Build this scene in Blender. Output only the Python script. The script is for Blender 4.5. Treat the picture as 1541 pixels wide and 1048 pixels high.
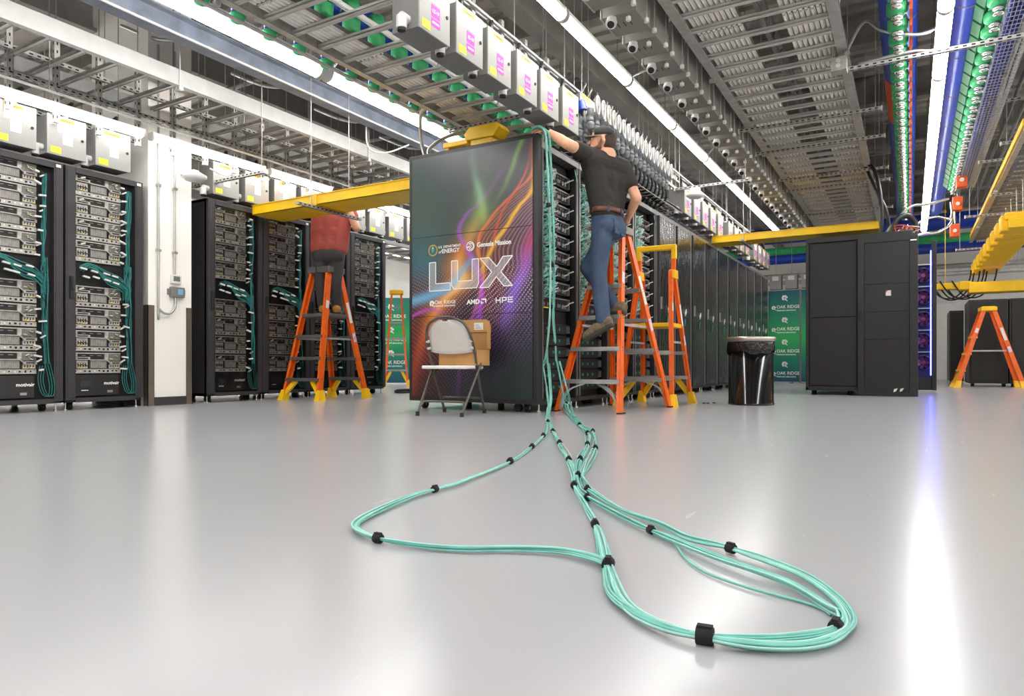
import bpy, bmesh, math, random
from mathutils import Vector, Matrix
random.seed(7)
R = random.Random(11)
PI = math.pi
sc = bpy.context.scene
for o in list(bpy.data.objects): bpy.data.objects.remove(o)
col = sc.collection

# ------------------------------------------------------------------ camera
cd = bpy.data.cameras.new('camera'); cam = bpy.data.objects.new('camera', cd); col.objects.link(cam)
cam.location = (0, 0, .41)
cam.rotation_euler = (PI/2, 0, .5271)
cd.lens = 24.06; cd.sensor_width = 36; cd.sensor_fit = 'HORIZONTAL'; cd.shift_y = .0162
cd.clip_start = .02; cd.clip_end = 100
sc.camera = cam
# ------------------------------------------------------------------ world, exposure
w = bpy.data.worlds.new('world'); sc.world = w; w.use_nodes = True
w.node_tree.nodes['Background'].inputs[0].default_value = (.93, .96, 1, 1)
w.node_tree.nodes['Background'].inputs[1].default_value = .55
vs = sc.view_settings
vs.view_transform = 'Standard'; vs.look = 'None'; vs.gamma = 1; vs.use_curve_mapping = False
vs.exposure = 1.08
TUBE = 16.0

# ------------------------------------------------------------------ materials
MT = {}
def lin(c):
    return tuple((x/12.92 if x <= .04045 else ((x+.055)/1.055)**2.4) for x in c)
def hexc(h):
    return lin(tuple(int(h[i:i+2], 16)/255 for i in (0, 2, 4)))
def M(name, c='808080', rough=.5, metal=0., var=.12, scale=9., bump=0., bscale=60., emit=0., alpha=1., spec=.5, stretch=None, trans=0.):
    if name in MT: return MT[name]
    m = bpy.data.materials.new(name); m.use_nodes = True; MT[name] = m
    nt = m.node_tree; n = nt.nodes; l = nt.links; b = n['Principled BSDF']
    c = hexc(c) if isinstance(c, str) else c
    tc = n.new('ShaderNodeTexCoord'); mp = n.new('ShaderNodeMapping'); l.new(tc.outputs['Object'], mp.inputs[0])
    if stretch: mp.inputs['Scale'].default_value = stretch
    nz = n.new('ShaderNodeTexNoise'); nz.inputs['Scale'].default_value = scale; nz.inputs['Detail'].default_value = 4
    l.new(mp.outputs[0], nz.inputs['Vector'])
    rp = n.new('ShaderNodeMapRange'); rp.inputs[1].default_value = .3; rp.inputs[2].default_value = .7
    rp.inputs[3].default_value = 1-var; rp.inputs[4].default_value = 1+var
    l.new(nz.outputs[0], rp.inputs[0])
    mx = n.new('ShaderNodeVectorMath'); mx.operation = 'SCALE'; mx.inputs[0].default_value = c[:3]
    l.new(rp.outputs[0], mx.inputs['Scale']); l.new(mx.outputs[0], b.inputs['Base Color'])
    b.inputs['Roughness'].default_value = rough; b.inputs['Metallic'].default_value = metal
    b.inputs['Specular IOR Level'].default_value = spec
    if emit:
        b.inputs['Emission Color'].default_value = (*c[:3], 1); b.inputs['Emission Strength'].default_value = emit
    if alpha < 1: b.inputs['Alpha'].default_value = alpha
    if trans: b.inputs['Transmission Weight'].default_value = trans
    if bump:
        n2 = n.new('ShaderNodeTexNoise'); n2.inputs['Scale'].default_value = bscale; n2.inputs['Detail'].default_value = 3
        l.new(mp.outputs[0], n2.inputs['Vector'])
        bp = n.new('ShaderNodeBump'); bp.inputs['Strength'].default_value = bump; bp.inputs['Distance'].default_value = .02
        l.new(n2.outputs[0], bp.inputs['Height']); l.new(bp.outputs[0], b.inputs['Normal'])
    return m
M('wall_paint', 'e9e6e0', .6, var=.03, scale=2)
M('ceiling_dark', 'a39c95', .8, var=.2, scale=1.5)
M('beam_dark', '8a8580', .7, var=.2, scale=3)
M('rack_black', '232122', .42, var=.1)
M('rack_grey', '3b383a', .45, .2, var=.08)
M('void_black', '0c0b0c', .7)
M('edge_steel', 'a8a6a4', .3, .8, var=.1)
M('galv', 'b0ada8', .45, .35, var=.16, scale=14)
M('galv_light', 'b4b3b0', .45, .3, var=.1, scale=10)
M('galv_dark', '7a7773', .5, .4, var=.2, scale=8)
M('box_grey', '767573', .45, .1, var=.06, scale=4)
M('box_face', '94928e', .4, .0, var=.04, scale=4)
M('white_plastic', 'd2d0cc', .4, var=.04)
M('orange', 'ea6414', .38, var=.1, scale=14)
M('yellow', 'f4bf0a', .42, var=.1, scale=7)
M('yellow_tray', 'efc00a', .42, var=.08, scale=5)
M('alu', 'b9b8b6', .35, .7, var=.12, scale=20, stretch=(1, 1, 6))
M('black_rubber', '1a1a1a', .6)
M('teal', '74beb3', .42, var=.14, scale=20)
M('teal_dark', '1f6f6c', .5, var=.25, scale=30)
M('teal_pale', 'a0d3ca', .4, var=.1, scale=20)
M('chair_metal', '5e5852', .35, .6, var=.1)
M('chair_plastic', 'cfc9c2', .5, var=.04, bump=.1, bscale=180)
M('cardboard', 'b98b55', .8, var=.08, scale=12)
M('cardboard_in', 'a67a48', .8, var=.1, scale=12)
M('paper', 'dddcd8', .7, var=.03)
M('pipe_blue', '1f3fa8', .35, var=.12, scale=4)
M('pipe_green', '38a868', .45, var=.2, scale=9)
M('green_dark', '1f6b42', .5, var=.2, scale=9)
M('chrome', 'd8d6d2', .2, .95, var=.08)
M('flag_orange', 'd8571c', .5, var=.15, scale=20)
M('purple', 'c736b4', .5, var=.08)
M('led_yellow', 'f2d22a', .5)
M('sign_orange', 'f09a1c', .5, var=.06)
M('led_blue', (.05, .06, 1.), .4, emit=16)
M('tube_on', (1, .985, .95), .3, var=.0, emit=TUBE)
M('tube_low', (1, .985, .95), .3, var=.0, emit=TUBE*.45)
M('tube_housing', 'cfcdc9', .4, var=.03)
M('conduit', 'b4b3b0', .35, .7, var=.1)
M('black_cable', '161616', .42)
M('bag_black', '0e0e0f', .2, var=.2, bump=.9, bscale=22)
M('can_black', '100e0e', .12, var=.1)
M('text_white', 'f4f4f2', .5, var=.0)
M('text_dark', '333333', .6)

def floor_mat():
    m = bpy.data.materials.new('epoxy_floor'); m.use_nodes = True; nt = m.node_tree; n = nt.nodes; l = nt.links; b = n['Principled BSDF']
    tc = n.new('ShaderNodeTexCoord')
    nz = n.new('ShaderNodeTexNoise'); nz.inputs['Scale'].default_value = .5; nz.inputs['Detail'].default_value = 1
    l.new(tc.outputs['Object'], nz.inputs['Vector'])
    cr = n.new('ShaderNodeValToRGB'); cr.color_ramp.elements[0].color = (*hexc('a9a9ac'), 1); cr.color_ramp.elements[1].color = (*hexc('ababae'), 1)
    cr.color_ramp.elements[0].position = .1; cr.color_ramp.elements[1].position = .9
    l.new(nz.outputs[0], cr.inputs[0])
    # thin pale scratches with shapes of their own
    mp = n.new('ShaderNodeMapping'); mp.inputs['Rotation'].default_value = (0, 0, .5); mp.inputs['Scale'].default_value = (3, .35, 1)
    l.new(tc.outputs['Object'], mp.inputs[0])
    n2 = n.new('ShaderNodeTexNoise'); n2.inputs['Scale'].default_value = 9; n2.inputs['Detail'].default_value = 2; l.new(mp.outputs[0], n2.inputs['Vector'])
    th = n.new('ShaderNodeMapRange'); th.inputs[1].default_value = .74; th.inputs[2].default_value = .76; l.new(n2.outputs[0], th.inputs[0])
    mm = n.new('ShaderNodeMath'); mm.operation = 'MULTIPLY'; mm.inputs[1].default_value = .35; l.new(th.outputs[0], mm.inputs[0])
    mx = n.new('ShaderNodeMix'); mx.data_type = 'RGBA'; l.new(mm.outputs[0], mx.inputs[0]); l.new(cr.outputs[0], mx.inputs[6]); mx.inputs[7].default_value = (*hexc('cfcdca'), 1)
    l.new(mx.outputs[2], b.inputs['Base Color'])
    n3 = n.new('ShaderNodeTexNoise'); n3.inputs['Scale'].default_value = .7; n3.inputs['Detail'].default_value = 1; l.new(tc.outputs['Object'], n3.inputs['Vector'])
    rr = n.new('ShaderNodeMapRange'); rr.inputs[1].default_value = 0; rr.inputs[2].default_value = 1; rr.inputs[3].default_value = .21; rr.inputs[4].default_value = .23
    l.new(n3.outputs[0], rr.inputs[0]); l.new(rr.outputs[0], b.inputs['Roughness'])
    b.inputs['Specular IOR Level'].default_value = .6
    MT['epoxy_floor'] = m
floor_mat()

# ------------------------------------------------------------------ mesh helpers
class MB:
    def __init__(s): s.v = []; s.f = []; s.m = []; s.s = []
    def add(s, vs, fs, m=0, sm=False):
        k = len(s.v); s.v += [tuple(p) for p in vs]
        for q in fs: s.f.append([i+k for i in q]); s.m.append(m); s.s.append(sm)
        return s
    def box(s, x0, x1, y0, y1, z0, z1, m=0):
        if x0 > x1: x0, x1 = x1, x0
        if y0 > y1: y0, y1 = y1, y0
        if z0 > z1: z0, z1 = z1, z0
        return s.add([(x0,y0,z0),(x1,y0,z0),(x1,y1,z0),(x0,y1,z0),(x0,y0,z1),(x1,y0,z1),(x1,y1,z1),(x0,y1,z1)],
            [(3,2,1,0),(4,5,6,7),(0,1,5,4),(1,2,6,5),(2,3,7,6),(3,0,4,7)], m)
    def cb(s, c, d, m=0):
        return s.box(c[0]-d[0]/2, c[0]+d[0]/2, c[1]-d[1]/2, c[1]+d[1]/2, c[2]-d[2]/2, c[2]+d[2]/2, m)
    def ob(s, c, ax, m=0):      # oriented box: centre and three half-axis vectors
        c = Vector(c); a, b, d = [Vector(q) for q in ax]
        P = [c+i*a+j*b+k*d for k in (-1, 1) for (i, j) in ((-1,-1),(1,-1),(1,1),(-1,1))]
        return s.add(P, [(3,2,1,0),(4,5,6,7),(0,1,5,4),(1,2,6,5),(2,3,7,6),(3,0,4,7)], m)
    def bar(s, p, q, w, h, m=0, up=(0,0,1)):
        p = Vector(p); q = Vector(q); t = (q-p); L = t.length; t.normalize(); up = Vector(up)
        sd = t.cross(up)
        if sd.length < 1e-4: sd = t.cross(Vector((1,0,0)))
        sd.normalize(); u2 = sd.cross(t)
        return s.ob((p+q)/2, (t*L/2, sd*w/2, u2*h/2), m)
    def cyl(s, p, q, r, r2=None, n=12, m=0, caps=True):
        r2 = r if r2 is None else r2
        p = Vector(p); q = Vector(q); t = (q-p).normalized()
        a = t.cross(Vector((0,0,1)))
        if a.length < 1e-3: a = t.cross(Vector((1,0,0)))
        a.normalize(); b = t.cross(a)
        vs = []
        for (c, rr) in ((p, r), (q, r2)):
            for i in range(n):
                an = 2*PI*i/n; vs.append(c+a*(rr*math.cos(an))+b*(rr*math.sin(an)))
        s.add(vs, [(i, (i+1) % n, n+(i+1) % n, n+i) for i in range(n)], m, n > 5)
        if caps: s.add(vs, [tuple(range(n-1, -1, -1)), tuple(range(n, 2*n))], m)
        return s
    def tube(s, pts, r, n=6, m=0, caps=True):
        P = [Vector(p) for p in pts]; N = len(P); vs = []
        t0 = (P[1]-P[0]).normalized(); a = t0.cross(Vector((0,0,1)))
        if a.length < 1e-3: a = t0.cross(Vector((1,0,0)))
        a.normalize()
        for i in range(N):
            t = (P[min(i+1, N-1)]-P[max(i-1, 0)])
            if t.length < 1e-9: t = t0
            t = t.normalized(); a = a-t*a.dot(t)
            if a.length < 1e-6: a = t.orthogonal()
            a.normalize(); b = t.cross(a)
            rr = r[i] if isinstance(r, (list, tuple)) else r
            for k in range(n):
                an = 2*PI*k/n; vs.append(P[i]+a*(rr*math.cos(an))+b*(rr*math.sin(an)))
        fs = [(i*n+k, i*n+(k+1) % n, (i+1)*n+(k+1) % n, (i+1)*n+k) for i in range(N-1) for k in range(n)]
        s.add(vs, fs, m, True)
        if caps: s.add([vs[k] for k in range(n)]+[vs[(N-1)*n+k] for k in range(n)], [tuple(range(n-1,-1,-1)), tuple(range(n, 2*n))], m)
        return s
    def lathe(s, prof, c=(0,0,0), n=24, m=0, ax='z', sm=True):
        vs = []
        for (r, z) in prof:
            for k in range(n):
                an = 2*PI*k/n; x, y = r*math.cos(an), r*math.sin(an)
                p = {'z': (x, y, z), 'x': (z, x, y), 'y': (y, z, x)}[ax]
                vs.append((c[0]+p[0], c[1]+p[1], c[2]+p[2]))
        s.add(vs, [(i*n+k, i*n+(k+1) % n, (i+1)*n+(k+1) % n, (i+1)*n+k) for i in range(len(prof)-1) for k in range(n)], m, sm)
        return s
    def prism(s, poly, ax, c0, c1, m=0):
        # poly (a,b): ax x -> (y,z), y -> (x,z), z -> (x,y)
        n = len(poly)
        def P(a, b, c): return {'x': (c, a, b), 'y': (a, c, b), 'z': (a, b, c)}[ax]
        vs = [P(a, b, c0) for a, b in poly]+[P(a, b, c1) for a, b in poly]
        return s.add(vs, [tuple(range(n)), tuple(range(2*n-1, n-1, -1))]+[(i, n+i, n+(i+1) % n, (i+1) % n) for i in range(n)], m)
    def merge(s, o, off=(0,0,0)):
        k = len(s.v); s.v += [(p[0]+off[0], p[1]+off[1], p[2]+off[2]) for p in o.v]
        s.f += [[i+k for i in q] for q in o.f]; s.m += o.m; s.s += o.s; return s
    def mesh(s, name, mats, mat4=None):
        me = bpy.data.meshes.new(name)
        v = s.v if mat4 is None else [tuple(mat4 @ Vector(p)) for p in s.v]
        me.from_pydata(v, [], s.f)
        for mm in (mats if isinstance(mats, (list, tuple)) else [mats]): me.materials.append(MT[mm] if isinstance(mm, str) else mm)
        me.polygons.foreach_set('material_index', s.m); me.polygons.foreach_set('use_smooth', s.s)
        bm = bmesh.new(); bm.from_mesh(me); bmesh.ops.recalc_face_normals(bm, faces=bm.faces); bm.to_mesh(me); bm.free()
        me.update(); return me
    def build(s, name, mats, parent=None, world=False, bevel=0, kind=None):
        m4 = None
        if parent is not None:
            if world:
                r = parent
                while r.parent: r = r.parent
                m4 = (Matrix.Translation(r.location) @ Matrix.Rotation(r.rotation_euler.z, 4, 'Z')).inverted()
            me = s.mesh(name, mats, m4); o = bpy.data.objects.new(name, me); o.parent = parent
        else:
            xs = [p[0] for p in s.v]; ys = [p[1] for p in s.v]; zs = [p[2] for p in s.v]
            c = Vector(((min(xs)+max(xs))/2, (min(ys)+max(ys))/2, min(zs)))
            me = s.mesh(name, mats, Matrix.Translation(-c)); o = bpy.data.objects.new(name, me); o.location = c
        col.objects.link(o)
        if bevel:
            b = o.modifiers.new('bevel', 'BEVEL'); b.width = bevel; b.segments = 2; b.limit_method = 'ANGLE'; b.angle_limit = .7
        if kind: o['kind'] = kind
        return o
def tag(o, label, cat, group=None):
    o['label'] = label; o['category'] = cat
    if group: o['group'] = group
    return o
def thing(name, label, cat, loc=(0,0,0), rz=0, group=None):
    o = bpy.data.objects.new(name, None); o.empty_display_size = .1; col.objects.link(o)
    o.location = loc; o.rotation_euler = (0, 0, rz); tag(o, label, cat, group); return o
def struct(name, mb, mats, **k):
    o = mb.build(name, mats, **k); o['kind'] = 'structure'; return o
def copy_tree(o, loc=None, rz=None, label=None, group=None, parent=None):
    c = o.copy(); col.objects.link(c); c.parent = parent
    if loc is not None: c.location = loc
    if rz is not None: c.rotation_euler = (0, 0, rz)
    if label: c['label'] = label
    if group: c['group'] = group
    for ch in list(o.children): copy_tree(ch, parent=c)
    return c
def inst(name, src, parent, loc=(0,0,0), rz=0):     # a further part that shares mesh data
    o = bpy.data.objects.new(name, src.data if hasattr(src, 'data') else src); o.parent = parent; o.location = loc; o.rotation_euler = (0, 0, rz)
    col.objects.link(o); return o
def text(name, s, size, org, face, mat, parent, align='LEFT', sx=1., ext=.0008, bold=0, shear=0., world=True, spacing=1.):
    """flat lettering standing on a face: face '-y' reads along +x, '+x' reads along +y"""
    cu = bpy.data.curves.new(name, 'FONT'); cu.body = s; cu.size = size; cu.align_x = align; cu.extrude = ext; cu.offset = bold; cu.shear = shear
    cu.space_character = spacing; cu.resolution_u = 3
    to = bpy.data.objects.new(name+'_c', cu)
    me = bpy.data.meshes.new_from_object(to); bpy.data.objects.remove(to); bpy.data.curves.remove(cu)
    rx = {'-y': Matrix(((1,0,0),(0,0,-1),(0,1,0))), '+x': Matrix(((0,0,1),(1,0,0),(0,1,0)))}[face].to_4x4()
    mw = Matrix.Translation(org) @ rx @ Matrix.Diagonal((sx, 1, 1, 1))
    if world:
        r = parent
        while r.parent: r = r.parent
        mw = (Matrix.Translation(r.location) @ Matrix.Rotation(r.rotation_euler.z, 4, 'Z')).inverted() @ mw
    me.transform(mw); me.materials.clear(); me.materials.append(MT[mat]); me.name = name
    o = bpy.data.objects.new(name, me); o.parent = parent; col.objects.link(o); return o
def cat_rom(P, n=8):
    P = [Vector(p) for p in P]; out = []
    for i in range(len(P)-1):
        a = P[max(i-1, 0)]; b = P[i]; c = P[i+1]; d = P[min(i+2, len(P)-1)]
        for k in range(n):
            t = k/n; out.append(.5*((2*b)+(c-a)*t+(2*a-5*b+4*c-d)*t*t+(3*b-a-3*c+d)*t**3))
    out.append(P[-1]); return out

# ================================================================== the room
FX0, FX1, FY0, FY1, CZ = -14., 8., -7., 22., 4.7
struct('floor', MB().box(FX0, FX1, FY0, FY1, -.1, 0), 'epoxy_floor')
deck = MB(); k = 0; y = FY0                     # ribbed metal roof deck
while y < FY1:
    deck.box(FX0, FX1, y, y+.16, CZ, CZ+.06); deck.box(FX0, FX1, y+.16, y+.3, CZ+.05, CZ+.1); y += .3
ceil = struct('ceiling', deck, 'ceiling_dark')
for y in [i*2.2-6 for i in range(13)]:
    b = MB(); b.box(FX0, FX1, y-.09, y+.09, 4.66, 4.70); b.box(FX0, FX1, y-.015, y+.015, 4.34, 4.66); b.box(FX0, FX1, y-.09, y+.09, 4.30, 4.34)
    b.build('beam', 'beam_dark', ceil, world=True)
for x in (-11.5, -7.5, -3.4, .9, 4.8):
    b = MB(); b.box(x-.1, x+.1, FY0, FY1, 4.26, 4.30); b.box(x-.018, x+.018, FY0, FY1, 3.95, 4.26); b.box(x-.1, x+.1, FY0, FY1, 3.91, 3.95)
    b.build('girder', 'beam_dark', ceil, world=True)
for x in (-9.4, -5.4, -1.35, 2.8):              # bar joist chords between the beams
    b = MB()
    for z in (4.05, 4.25): b.bar((x, FY0, z), (x, FY1, z), .05, .03)
    for i in range(60):
        yy = FY0+i*.48; b.bar((x, yy, 4.25), (x, yy+.24, 4.05), .015, .015); b.bar((x, yy+.24, 4.05), (x, yy+.48, 4.25), .015, .015)
    b.build('joist', 'galv_dark', ceil, world=True)
struct('wall_left', MB().box(FX0-.1, FX0, FY0, FY1, 0, CZ+.1), 'wall_paint')
struct('wall_right', MB().box(FX1, FX1+.1, FY0, FY1, 0, CZ+.1), 'wall_paint')
struct('wall_back', MB().box(FX0, FX1, FY1, FY1+.1, 0, CZ+.1), 'wall_paint')
struct('wall_front', MB().box(FX0, FX1, FY0-.1, FY0, 0, CZ+.1), 'wall_paint')

# white column between the left cabinets
M('column_white', 'efebe4', .5, var=.02, scale=2)
M('guard_steel', '8d8075', .38, .7, var=.08, scale=3)
M('base_vinyl', '3a3533', .6, var=.08)
cl = struct('wall_column', MB().box(-7.5, -6.5, 4.03, 4.50, 0, CZ), 'column_white')
for y, s in ((4.03, 1), (4.50, -1)):
    g = MB(); g.box(-6.5, -6.494, y-.006*s, y+.062*s, .0, 1.0); g.box(-6.57, -6.494, y-.006*s, y, .0, 1.0)
    g.build('corner_guard', 'guard_steel', cl, world=True)
g = MB(); g.box(-6.5, -6.488, 4.093, 4.437, 0, .085); g.build('baseboard', 'base_vinyl', cl, world=True)
g = MB(); g.box(-7.4, -6.62, 4.018, 4.03, 0, .085); g.build('baseboard', 'base_vinyl', cl, world=True)
t = thing('thermostat', 'small white thermostat with grey screen on the white column', 'thermostat', (-6.5, 4.317, 1.28))
MB().box(0, .028, -.055, .055, -.045, .045).build('housing', 'white_plastic', t, bevel=.006)
MB().box(.028, .030, -.035, .035, -.02, .03).build('screen', M('lcd_grey', '6d7370', .2), t)
t = thing('room_sensor', 'grey wall sensor box with blue keypad below the thermostat', 'sensor', (-6.5, 4.325, 1.15))
MB().box(0, .05, -.075, .07, -.055, .05).build('housing', 'box_grey', t, bevel=.006)
MB().box(.05, .053, -.01, .045, -.025, .03).build('keypad', M('keypad_blue', '7ea7c4', .3), t)
for y in (-.085, .08): MB().box(0, .02, y-.012, y+.012, -.03, .03).build('mounting_lug', 'box_grey', t)
for y, zb, lb in ((4.125, 1.07, 'grey conduit with a lower hook loop running down the white column'), (4.30, 1.33, 'short grey conduit running down the white column to the thermostat')):
    c = MB(); p = [(-6.48, y, 3.6), (-6.48, y, zb)]
    if zb < 1.2: p += [(-6.48, y+.005, .98), (-6.47, y+.05, .93), (-6.47, y+.12, .93), (-6.47, y+.17, .99), (-6.475, y+.18, 1.09)]
    c.tube(cat_rom(p, 6), .011, 8)
    for z in (1.55, 2.2, 2.8): c.box(-6.495, -6.463, y-.022, y+.022, z-.012, z+.012)
    tag(c.build('conduit', 'conduit'), lb, 'conduit')
t = thing('wifi_dome', 'white disc shaped wireless access unit fixed high on the column', 'access point', (-6.3, 4.40, 2.28))
MB().lathe([(0, .0), (.09, .005), (.115, .03), (.115, .055), (.06, .085), (0, .09)], n=20).build('dome', 'white_plastic', t)
MB().box(-.20, .03, -.03, .03, .085, .11).build('bracket', 'white_plastic', t)

# ================================================================== left row: open-front compute cabinets
XL = -6.5
M('tray_steel', 'aeaaa4', .45, .25, var=.2, scale=30)
M('tray_dark', '2c2a2a', .5, .3, var=.3, scale=40)
def server_tray_mb(seed, w=.42, h=.2):
    r = random.Random(seed); b = MB()
    b.box(-.5, -.012, 0, w, .002, h-.002, 1)
    b.box(-.012, .002, 0, w, .006, .044, 0)                                     # lower strip with small sockets
    for i in range(10):
        y = .01+.04*i+r.uniform(-.006, .006); b.box(.002, .004, y, y+r.uniform(.008, .022), .014+r.uniform(0, .008), .03+r.uniform(0, .006), r.choice((1, 1, 4, 3)))
    b.box(-.012, .0, .145, .292, .05, .122, 5)                                  # centre grille
    for i in range(14): b.box(0, .003, .149+i*.0102, .1535+i*.0102, .054, .118, 0)
    for s0 in (.022, .315):                                                     # four-slot blocks with status lamps
        b.box(-.012, .002, s0, s0+.098, .05, .122 if s0 < .2 else .084, 0)
        for i in range(4):
            b.box(.002, .003, s0+.010+i*.022, s0+.017+i*.022, .060, .100 if s0 < .2 else .080, 4)
            if r.random() < .7: b.box(.002, .009, s0+.009+i*.022, s0+.018+i*.022, .052, .062, 2)
    for (ya, yb, z) in ((.005, .135, .142), (.315, .418, .100)):                 # bright pull brackets with a dark inset
        b.box(0, .016, ya, yb, z-.014, z+.012, 0); b.box(.016, .017, ya+.018, yb-.018, z-.006, z+.005, 1)
    b.bar((.012, .135, .128), (.012, .285, .128), .010, .009, 0); b.bar((.012, .285, .128), (.012, .315, .104), .010, .009, 0)
    b.box(-.012, .0, 0, w, h-.016, h-.006, 0); b.box(-.012, .001, .30, w, .118, h-.018, 5); b.box(-.012, .004, .275, .305, .132, h-.01, 0)
    b.box(-.012, .003, 0, .03, .158, h-.018, 0)
    for i in range(3): b.box(-.011, -.004, .07+i*.07, .105+i*.07, .164, .172, 5)
    for i in range(5):
        y = .32+r.random()*.07; z = .125+r.random()*.045; b.ob((.012, y, z), ((.008, 0, 0), (0, .012, r.uniform(-.008, .008)), (0, 0, .003)), r.choice((3, 0, 6)))
    if r.random() < .6: y = .04+r.random()*.2; b.ob((.02, y, .165), ((.004, 0, 0), (0, .02, .007), (0, -.002, .007)), 3)
    for i in range(3): y = .03+.03*i; b.tube([(.004, y, .085), (.02, y+.008, .08), (.018, y+.02, .07)], .004, 4, 4)
    return b
M('tray_mid', '77746f', .5, .2, var=.25, scale=40); M('cable_olive', '9a9448', .6)
trays = [server_tray_mb(100+i).mesh('server_tray', ['tray_steel', 'tray_dark', 'led_yellow', 'white_plastic', 'void_black', 'tray_mid', 'cable_olive']) for i in range(4)]
def loose_cables(b, y0, y1, z0, z1, n, r, m, x=.03, sp=.02, rnd=R):
    for i in range(n):
        yo = rnd.uniform(-sp, sp); xo = rnd.uniform(-.015, .02); P = []
        for k in range(7):
            t = k/6; P.append((x+xo+rnd.uniform(-.008, .008), y0+(y1-y0)*t+yo+rnd.uniform(-.012, .012)*math.sin(t*PI), z0+(z1-z0)*t+rnd.uniform(-.006, .006)))
        b.tube(cat_rom(P, 2), r, 4, m, caps=False)
def rack_cables(seed):
    r = random.Random(seed); b = MB()
    loose_cables(b, .565, .55, 2.06, 1.30, 9, .0045, 0, rnd=r); loose_cables(b, .555, .57, 1.2, .42, 7, .0045, 0, rnd=r)
    loose_cables(b, .555, .545, 1.34, 1.02, 8, .005, 0, sp=.025, rnd=r)
    for i in range(10):                                                         # bundle crossing the gap
        z = 1.30-.012*i+r.uniform(-.01, .01)
        b.tube(cat_rom([(.02+r.uniform(-.01, .02), .12+r.uniform(0, .05), 1.28+r.uniform(-.03, .02)), (.035, .22, 1.31+r.uniform(-.02, .02)), (.045, .36, z-.03), (.05, .47, z-.07), (.04, .555, z-.15+r.uniform(-.03, .03))], 4), .0055, 4, 0, caps=False)
    for i in range(3):
        y = .52+.02*i; b.tube(cat_rom([(.03, y, .40), (.04, y-.02, .28), (.04, y+.01, .16), (.04, y+.06, .14), (.04, y+.07, .24), (.03, y+.04, .42)], 5), .004, 4, 0, caps=False)
    return b
def rack_tags(seed):
    r = random.Random(seed); b = MB()
    for z in [.36+.104*i for i in range(7)]+[1.36+.1*i for i in range(8)]:
        P = [(.01, .50, z+.02), (.035, .53, z+.015), (.03, .56, z-.03)]
        b.tube(cat_rom(P, 3), .004, 4, 1, caps=False)
        a = r.uniform(-.5, .2); L = r.uniform(.03, .06); yy = .505+r.uniform(-.02, .03)
        b.ob((.05, yy, z+r.uniform(-.01, .02)), ((0, L/2, L/2*a), (.012, 0, 0), (0, -.004*a, .007)), 0)
        if r.random() < .5: b.ob((.035, .52+r.uniform(-.02, .03), z-.02), ((0, .02, .012), (.008, 0, 0), (0, -.003, .005)), 0)
    for z in (1.24, 1.18):
        for i in range(4): b.ob((.05, .16+i*.09+r.uniform(-.02, .02), z+.03-i*.01+r.uniform(-.01, .01)), ((0, .028, -.006), (.01, 0, 0), (0, .002, .007)), 0)
    return b
RW, RH = .705, 2.19
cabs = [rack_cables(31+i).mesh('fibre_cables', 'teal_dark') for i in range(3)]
tags = [rack_tags(51+i).mesh('cable_tags', ['white_plastic', 'black_cable']) for i in range(3)]
def compute_rack(y0, label, group, seed, glass, side):
    t = thing('server_cabinet', label, 'server rack', (XL, y0, 0), 0, group)
    c = MB(); c.box(-1.25, -.0, 0, .01, .07, RH); c.box(-1.25, 0, RW-.01, RW, .07, RH); c.box(-1.25, .0, 0, RW, RH-.03, RH); c.box(-1.25, 0, 0, RW, .07, .10); c.box(-1.25, -1.24, 0, RW, .07, RH)
    c.build('cabinet_body', 'rack_black', t)
    for ya, yb in ((.0, .085), (RW-.075, RW)):
        p = MB(); p.box(-.03, .035, ya, yb, .09, RH-.01); p.box(.035, .04, ya+.012, yb-.012, .11, RH-.04); p.build('door_post', 'rack_grey', t, bevel=.004)
    p = MB(); p.box(-.03, .038, .085, RW-.075, RH-.06, RH-.01); p.build('top_rail', 'rack_grey', t)
    p = MB(); p.box(-.03, .038, .085, RW-.075, .07, .11); p.build('bottom_rail', 'rack_grey', t)
    MB().box(-.6, -.02, .085, RW-.075, .1, RH-.06).build('backplane', 'void_black', t)
    zs = [.325+.203*i for i in range(4)]+[1.345+.199*i for i in range(4)]
    r = random.Random(seed)
    for z in zs: inst('server_tray', r.choice(trays), t, (-.005, .088, z))
    inst('fibre_cables', cabs[seed % 3], t); inst('cable_tags', tags[seed % 3], t)['kind'] = 'stuff'
    cdu = MB(); cdu.box(-.02, .012, .095, RW-.22, .125, .315); u = cdu.build('coolant_unit', 'rack_black', t, bevel=.003)
    MB().box(.012, .016, .135, .225, .205, .265).build('display', M('display_dark', '3c3b3d', .2), u)
    MB().box(.012, .016, .375, .425, .15, .172).build('connector', 'edge_steel', u)
    MB().box(.012, .014, .145, .205, .172, .179).build('nameplate', 'text_white', u)
    text('maker_name', 'motivair', .042, (.0125, .345, .225), '+x', 'text_white', u, bold=.0006, world=False)
    h = MB(); h.box(.04, .062, .028, .055, 1.0, 1.2); h.box(.062, .075, .033, .05, 1.08, 1.18); h.build('door_handle', 'black_rubber', t, bevel=.004)
    MB().box(.041, .043, RW-.062, RW-.022, RH-.05, RH-.025).build('label_plate', 'text_white', t)
    for xa, ya in ((-.12, .10), (-.12, RW-.10), (-1.1, .10), (-1.1, RW-.10)):
        w_ = MB(); w_.cyl((xa, ya-.018, .036), (xa, ya+.018, .036), .036, n=14); w_.box(xa-.02, xa+.02, ya-.03, ya+.03, .055, .08); w_.build('caster', 'black_rubber', t)
    for ya in (.03, RW-.03):
        w_ = MB(); w_.cyl((-.03, ya, .0), (-.03, ya, .08), .006, n=8); w_.cyl((-.03, ya, 0), (-.03, ya, .012), .018, n=10); w_.build('levelling_foot', 'chrome', t)
    if glass: MB().box(.0405, .0435, .075, RW-.065, .12, RH-.06).build('door_glass', 'door_glass', t)
    return t
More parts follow.
